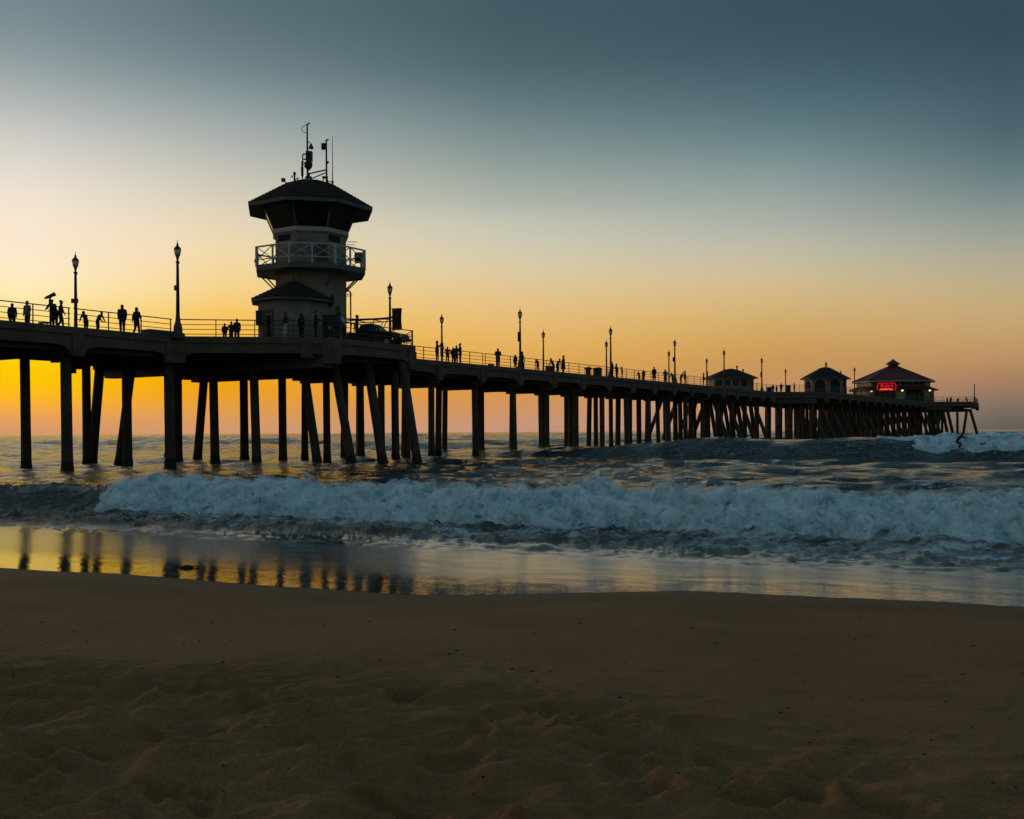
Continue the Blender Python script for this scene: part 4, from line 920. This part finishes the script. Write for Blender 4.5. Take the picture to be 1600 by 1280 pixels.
PE = [
 (20, 475, 1.72, 'stand', 20, K_, K_, 'short', 'person with broad shoulders behind the rail, leftmost of all on the pier'),
 (44, 471, 1.7, 'stand', 160, G_, D_, 'short', 'person in a blue grey top behind the rail, second from the left'),
 (87, 470, 1.72, 'lean', 60, K_, K_, 'short', 'person close behind the viewing telescope at the left'),
 (95.5, 470, 1.7, 'walk', -60, K_, D_, 'cap', 'person walking just right of the viewing telescope'),
 (136, 488, 1.32, 'bend', 60, K_, K_, 'hood', 'hunched small figure right of the leftmost lamp, left one of a pair'),
 (153, 488, 1.32, 'bend', -40, K_, K_, 'short', 'hunched small figure right of the leftmost lamp, right one of a pair'),
 (192, 477, 1.78, 'walk', 25, K_, K_, 'short', 'broad man walking, left one of the couple beside the teal bin'),
 (214, 481, 1.68, 'walk', -25, K_, K_, 'long', 'long haired woman walking, right one of the couple beside the teal bin'),
 (352, 506, 1.3, 'stand', 30, K_, K_, 'short', 'shortest of the three people close together left of the tower'),
 (362, 503, 1.5, 'hips', -20, K_, K_, 'short', 'middle one of the three people close together left of the tower'),
 (371, 499, 1.68, 'stand', 10, K_, K_, 'bun', 'tallest of the three people close together left of the tower'),
 (420, 488, 1.72, 'walk', -95, K_, K_, 'short', 'person in black walking past the door of the tower annex'),
 (446, 487, 1.68, 'carry', -60, D_, W_, 'long', 'person with long dark hair and pale trousers in front of the tower annex'),
 (472, 491, 1.66, 'stand', 150, K_, K_, 'hood', 'person in dark hooded clothes in front of the tower, right of the pale trousers'),
 (494, 487, 1.74, 'carry', -80, K_, K_, 'short', 'tall person in black standing before the tower shaft'),
 (539, 486, 1.7, 'bend', 70, B_, N_, 'short', 'person in a light blue shirt at the corner of the tower'),
 (558, 492, 1.7, 'stand', -80, K_, K_, 'cap', 'person in dark cap beside the cab of the truck'),
 (683, 530, 1.74, 'phone', -80, K_, K_, 'long', 'tall long haired person left of the far lamp, start of the family group'),
 (691.5, 541, 1.34, 'wave', -90, K_, K_, 'short', 'child reaching forward beside the tall long haired person'),
 (700, 540, 1.36, 'hips', 170, K_, K_, 'cap', 'child standing alone with hands on hips in the family group'),
 (709, 540, 1.36, 'stand', 30, K_, K_, 'long', 'small long haired child at the left of the huddle on the family group side'),
 (713.5, 537, 1.55, 'carry', -30, K_, K_, 'short', 'middle figure of the huddle of three right of the children'),
 (720, 533, 1.76, 'stand', 100, K_, K_, 'bun', 'tallest figure with piled hair at the right end of the huddle'),
 (778.6, 546, 1.7, 'lean', 0, K_, K_, 'short', 'lone person leaning back on the rail left of the middle lamp'),
 (806, 555, 1.34, 'stand', 30, K_, K_, 'hood', 'small figure just left of the middle tall lamp'),
 (816, 548, 1.7, 'walk', -70, K_, K_, 'short', 'person walking past the foot of the middle tall lamp'),
 (841, 562, 1.30, 'bend', 20, K_, K_, 'hood', 'hunched figure at the foot of the short looking lamp mid pier'),
 (865.5, 561, 1.36, 'bend', 60, K_, K_, 'hood', 'left one of two hunched figures beside the dark bench'),
 (871, 560, 1.36, 'bend', -60, K_, K_, 'short', 'right one of two hunched figures beside the dark bench'),
 (880.5, 554, 1.72, 'hips', -70, K_, K_, 'hat', 'person in a peaked hat and full skirt right of the dark bench'),
 (957, 559, 1.76, 'stand', 120, K_, K_, 'short', 'tall person close behind the lamp right of the bins'),
 (964, 566, 1.6, 'carry', 60, K_, K_, 'bun', 'middle height person right of the lamp beyond the bins'),
 (972.6, 572, 1.38, 'wave', 90, K_, K_, 'short', 'child at the right end of the group beyond the bins'),
 (999.5, 581, 1.3, 'bend', 20, K_, K_, 'short', 'short hunched figure, left one of a pair past the bins'),
 (1006, 578, 1.5, 'stand', -20, K_, K_, 'short', 'taller one of a pair past the bins, at the right'),
 (1022.5, 574, 1.76, 'stand', 180, K_, K_, 'short', 'lone upright person in a long coat between two lamps past the bins'),
 (1040, 578, 1.7, 'hips', 180, K_, K_, 'hood', 'stout figure in a wide coat under the short looking lamp'),
 (1052, 583, 1.4, 'bend', 30, K_, K_, 'short', 'short figure at the foot of the tall lamp nearest the first kiosk'),
 (1064, 583, 1.45, 'bend', -70, K_, K_, 'short', 'figure bending over right of the tall lamp nearest the first kiosk'),
 (1071, 578, 1.75, 'stand', 90, K_, K_, 'long', 'tall slim person right of the bending figure near the first kiosk'),
 (1099.5, 583, 1.76, 'hips', -100, K_, K_, 'short', 'person standing at the left corner of the first kiosk'),
 (1208, 601, 1.7, 'stand', 0, K_, K_, 'hood', 'far figure right of the lone lamp between the kiosks, leftmost of three'),
 (1214, 602, 1.62, 'stand', 40, K_, K_, 'short', 'far figure between the kiosks, middle of three'),
 (1221, 599, 1.76, 'hips', 180, K_, K_, 'short', 'far figure between the kiosks, tallest and rightmost of three'),
 (1241.6, 599, 1.76, 'stand', 90, K_, K_, 'short', 'lone far person just left of the arched kiosk'),
 (1480.5, 621, 1.72, 'stand', 30, K_, K_, 'short', 'person on the end deck right of the restaurant, leftmost there'),
 (1486, 621.5, 1.7, 'lean', -30, K_, K_, 'hood', 'person on the end deck, second from the restaurant'),
 (1497, 622, 1.7, 'stand', 0, K_, K_, 'short', 'person alone in the middle of the end deck rail'),
 (1512, 621, 1.72, 'bend', 80, K_, K_, 'hood', 'person nearest the bare pole at the pier end'),
]
for i, a in enumerate(PE):
    person(*a[:8], a[8], skirt=1 if 'skirt' in a[8] or 'coat' in a[8] else 0, margin=.5 + .02 * (i % 3))

# ------------------------------------------------------------------ deck furniture
def telescope():
    loc, _ = on_deck(80, 461, 1.95, .55); root = empty('viewing_telescope', loc, 'coin viewing telescope tilted upward on a stand at the left rail', 'telescope', rz=R(0))
    MB().lathe((0, 0, 0), [(.2, 0), (.2, .05), (.07, .12), (.06, 1.35), (.1, 1.4), (.1, 1.62)], 10).build('stand', 'steel', root, world=False)
    MB().tube((-.08, 0, 1.6), (.02, 0, 1.85), .05).build('yoke', 'steel', root, world=False)
    hd = MB().tube((-.25, 0, 1.80), (.26, .05, 2.04), .085, .125, 10).build('barrel', 'steel', root, world=False)
    MB().tube((-.36, 0, 1.77), (-.24, 0, 1.81), .05, .07, 8).build('eyepiece', 'steel', hd, world=False)
    MB().box((-.38, 0, .30), (.6, .3, .08)).tube((-.2, 0, 0), (-.2, 0, .27), .04).build('foot_step', 'steel', root, world=False)
telescope()
def chest(x, ytop, w, d, h, m_, label, cat, name='storage_bin', lid=True):
    loc, _ = on_deck(x, ytop, h, .62); root = empty(name, loc, label, cat, rz=math.atan2(PD.y, PD.x))
    b = MB().rings([[Vector((sx * w / 2 * k_, sy * d / 2 * k_, z_)) for sx, sy in ((-1, -1), (1, -1), (1, 1), (-1, 1))] for k_, z_ in ((.96, 0), (1, .06), (1, h - .1))]).build('body', m_, root, world=False)
    if lid: MB().rings([[Vector((sx * (w / 2 + .03) * k_, sy * (d / 2 + .03) * k_, z_)) for sx, sy in ((-1, -1), (1, -1), (1, 1), (-1, 1))] for k_, z_ in ((1, h - .1), (1, h - .03), (.9, h))]).build('lid', m_, root, world=False)
    MB().box((0, -d / 2 - .02, h * .7), (.25, .04, .05)).build('handle', 'steel', root, world=False)
chest(248, 510.5, 2.1, .8, .48, 'teal', 'long teal chest on the deck left of the tall lamp with flared base', 'chest')
chest(860, 570, 1.0, .6, .75, 'darkbin', 'dark box shaped bench at mid pier beside two hunched figures', 'bench', 'deck_box')
def trash_bin(x, ytop, h, r, label, flare):
    loc, _ = on_deck(x, ytop, h, .6); root = empty('trash_bin', loc, label, 'bin', 'dark bins on the deck')
    MB().lathe((0, 0, 0), [(r * .8, 0), (r * (.75 if flare else 1), .1), (r * (.72 if flare else 1), h * .72), (r, h * .8)], 12).build('drum', 'darkbin', root, True, world=False)
    MB().lathe((0, 0, 0), [(r * 1.15, h * .8), (r * 1.18, h * .9), (r * .8, h), (r * .3, h * 1.01)], 12).build('lid', 'darkbin', root, world=False)
    for a in range(6): MB().box((r * 1.0 * math.cos(a), r * 1.0 * math.sin(a), h * .45), (.05, .05, h * .7)).build('slat', 'darkbin', root, world=False)
trash_bin(919.5, 571, 1.05, .40, 'dark bin with a wide flared top, left of two bins at mid pier', True)
trash_bin(934, 570.5, 1.12, .50, 'wide dark drum bin, right of two bins at mid pier', False)
trash_bin(1231.5, 602, 1.25, .45, 'dark round bin between the standing people left of the arched kiosk', False)
trash_bin(1202, 605, .95, .42, 'low dark bin right beside the lone lamp between the kiosks', False)
loc, _ = on_deck(710, 566, .3, .7)
for x, y, lab in ((765.5, 564, 'small dark bag on the deck edge, left of two, near the lone leaning person'), (770, 566.5, 'small dark bag on the deck edge, right of two, near the lone leaning person')):
    loc, _ = on_deck(x, y, .4, .45); bg = empty('bag', loc, lab, 'bag', 'bags on the deck'); MB().sphere((0, 0, .17), .2, .13, .19, 10, 6).build('sack', 'cloth_black', bg, True, world=False)
    MB().path([(-.1, 0, .30), (-.07, 0, .43), (.07, 0, .43), (.1, 0, .30)], .02, 5).build('handle', 'cloth_black', bg, world=False)
loc, _ = on_deck(519, 490, 1.75, .9); bx2 = empty('utility_cabinet', loc, 'dark utility cabinet at the foot of the tower, left of the blue shirt', 'cabinet', rz=R(-10))
MB().box((0, 0, .85), (1.1, .6, 1.7)).build('body', 'darkbin', bx2, world=False); MB().box((0, 0, 1.74), (1.2, .7, .08)).build('top', 'darkbin', bx2, world=False)
for sx in (-.27, .27):
    dd_ = MB().box((sx, -.32, .85), (.5, .03, 1.5)).build('door', 'steel', bx2, world=False); MB().box((sx * .3, -.35, .9), (.03, .03, .2)).build('handle', 'chrome', dd_, world=False)

# ------------------------------------------------------------------ truck
tl = P(26.6, 5.0, DECK); truck = empty('pickup_truck', tl, 'dark pickup truck with a board on its roof rack beside the lifeguard tower', 'truck', rz=math.atan2(-.30, .95))
def prof_extrude(pts, w, taper=None):
    m_ = MB(); return m_.rings([[Vector((p[0], y * (p[2] if len(p) > 2 else 1), p[1])) for p in pts] for y in (-w / 2, w / 2)])
prof_extrude([(-2.35, .5), (-2.35, 1.02), (-.55, 1.04), (.95, 1.04), (1.2, 1.08), (2.1, .96), (2.35, .84), (2.35, .45), (1.9, .42), (1.85, .70), (1.6, .86), (1.25, .86), (1.0, .70), (.95, .40), (-.95, .40), (-1.0, .70), (-1.25, .86), (-1.6, .86), (-1.85, .70), (-1.9, .46)], 1.76).build('body', 'truck', truck, world=False)
cab = prof_extrude([(-.75, 1.03), (-.55, 1.60, .84), (.25, 1.64, .84), (.95, 1.04)], 1.66).build('cab', 'truck', truck, world=False)
MB().add([(.32, -.62, 1.60), (.32, .62, 1.60), (.92, .74, 1.10), (.92, -.74, 1.10)], [(0, 1, 2, 3)]).build('windscreen', 'glass', cab, world=False)
for sy in (-1, 1):
    MB().add([(-.45, sy * .715, 1.54), (.2, sy * .715, 1.57), (.70, sy * .82, 1.10), (-.58, sy * .82, 1.10)], [(0, 1, 2, 3)]).build('side_window', 'glass', cab, world=False)
    MB().box((.72, sy * .98, 1.15), (.12, .2, .16)).build('wing_mirror', 'truck', truck, world=False)
    MB().lathe((2.33, sy * .66, .74), [(.12, -.1), (.13, 0), (.12, .1)], 10).build('headlight', 'headlight', truck, world=False)
    for wx in (-1.42, 1.42):
        w_ = MB().tube((wx, sy * .62, .36), (wx, sy * .88, .36), .36, .36, 18).build('wheel', 'tyre', truck, world=False); MB().tube((wx, sy * .86, .36), (wx, sy * .90, .36), .2, .18, 12).build('rim', 'chrome', w_, world=False)
MB().box((2.40, 0, .52), (.14, 1.7, .2)).build('bumper', 'steel', truck, world=False); MB().box((-2.40, 0, .55), (.12, 1.7, .18)).build('bumper', 'steel', truck, world=False)
MB().box((2.36, 0, .76), (.05, .9, .2)).build('grille', 'steel', truck, world=False)
rk = MB()
for sy in (-.72, .72):
    rk.tube((-2.1, sy, 1.0), (-1.9, sy, 1.86), .035).tube((.35, sy * .9, 1.6), (.45, sy, 1.86), .03).tube((-2.15, sy, 1.87), (1.5, sy, 1.87), .035).tube((1.45, sy, 1.87), (1.05, sy * 1.05, 1.08), .03)
for xx in (-1.9, -.8, .4, 1.4): rk.tube((xx, -.72, 1.87), (xx, .72, 1.87), .03)
rk.build('roof_rack', 'steel', truck, world=False)
bd = MB(); bd.rings([[Vector((x_, w_ * .27 * math.cos(a) - .25, 1.96 + .06 * math.sin(a) + lift)) for a in [2 * math.pi * j_ / 10 for j_ in range(10)]] for x_, w_, lift in ((-1.9, .15, .12), (-1.6, .6, .06), (-.8, 1, .01), (.3, 1, 0), (1.2, .75, .03), (1.75, .2, .10))])
rb = bd.build('rescue_board', 'cloth_dark', None, True); rb.location = tl; rb.rotation_euler.z = truck.rotation_euler.z; tag(rb, 'long rescue board lying on the roof rack of the dark truck', 'surfboard')

truck.scale = rb.scale = (1.12, 1.12, 1.12)
# ------------------------------------------------------------------ surfer, swimmer, kelp, pebbles
def sea_h(X, Y): return float(sea_z(np.array([[X]], float), np.array([[Y]], float))[0][0, 0])
sx, sy_ = (1495 - 800) / F * 78.6, 78.6
sz = CAMZ + (hz(1495) - 702) / F * sy_
surfer = empty('person', (sx, sy_, sz + .06), 'surfer in a black wetsuit crouching with arms out on the far wave', 'person', rz=R(-100))
dress(surfer, 1.2, 'crouch', 'wetsuit', 'wetsuit', 'short', False, 0)
bd = MB(); bd.rings([[Vector((w_ * .26 * math.cos(a), y_, lift + .035 * math.sin(a))) for a in [2 * math.pi * j_ / 10 for j_ in range(10)]] for y_, w_, lift in ((-1.0, .35, .03), (-.7, .8, .01), (0, 1, 0), (.6, .8, .02), (.95, .35, .08), (1.12, .06, .14))])
sb = bd.build('surfboard', 'board', None, True); sb.location = (sx, sy_, sz); sb.rotation_euler = (R(4), R(10), R(-100)); tag(sb, 'pale surfboard under the feet of the crouching surfer', 'surfboard')
Yw = F * CAMZ / (691.5 - hz(526.5)); X1 = (526.5 - 800) / F * Yw; zs = sea_h(X1, Yw)
sw = empty('person', (X1, Yw, zs - .72), 'lone swimmer showing head and shoulders in the sea beneath the pier', 'person', rz=R(40)); dress(sw, 1.27, 'sit', 'wetsuit', 'wetsuit', 'short', False, 0)
def film_pt(x, y, z0=.02): Y = F * (CAMZ - z0) / (y - hz(x)); return Vector(((x - 800) / F * Y, Y, 0))
kp = film_pt(290, 888.5); kr = empty('kelp', (kp.x, kp.y, sea_h(kp.x, kp.y)), 'dark clump of kelp lying on the wet sand at left of centre', 'kelp')
MB().sphere((0, 0, .012), .085, .06, .04, 10, 6).sphere((.06, .01, .012), .06, .05, .03, 8, 5).sphere((-.07, .0, .01), .06, .04, .025, 8, 5).build('clump', 'kelp', kr, True, world=False)
for i, (a, l_) in enumerate(((.1, .22), (2.9, .2), (3.3, .15), (-.3, .14))): MB().path([(0, 0, .02), (l_ * .5 * math.cos(a), l_ * .5 * math.sin(a) + .01, .022), (l_ * math.cos(a), l_ * math.sin(a), .008)], .009, 5).build('frond', 'kelp', kr, world=False)
m_ = MB()
for i in range(340):
    y = 952 + 300 * rng.random() ** 1.3; x = rng.uniform(-40, 1640); p = film_pt(x, y, .35)
    for _ in range(6):
        u_, v_ = uv(np.array([p.x]), np.array([p.y])); zz = float(beach_z(u_, v_)[0]); p = film_pt(x, y, zz)
    if float(v_edge(u_)[0] - v_[0]) < .3: continue
    iy = min(len(by_) - 1, np.searchsorted(by_, p.y)); ix = min(len(bx_) - 1, np.searchsorted(bx_, p.x)); r_ = (.003 + .007 * rng.random() ** 2) * min(1.5, p.y / 6)
    m_.sphere((p.x, p.y, float(BZ[iy, ix]) + r_ * .2), r_ * 1.5, r_, r_ * .6, 6, 3)
tag(m_.build('pebbles', 'kelp', None), 'small dark pebbles and weed scraps scattered over the sand', 'pebbles', kind='stuff')
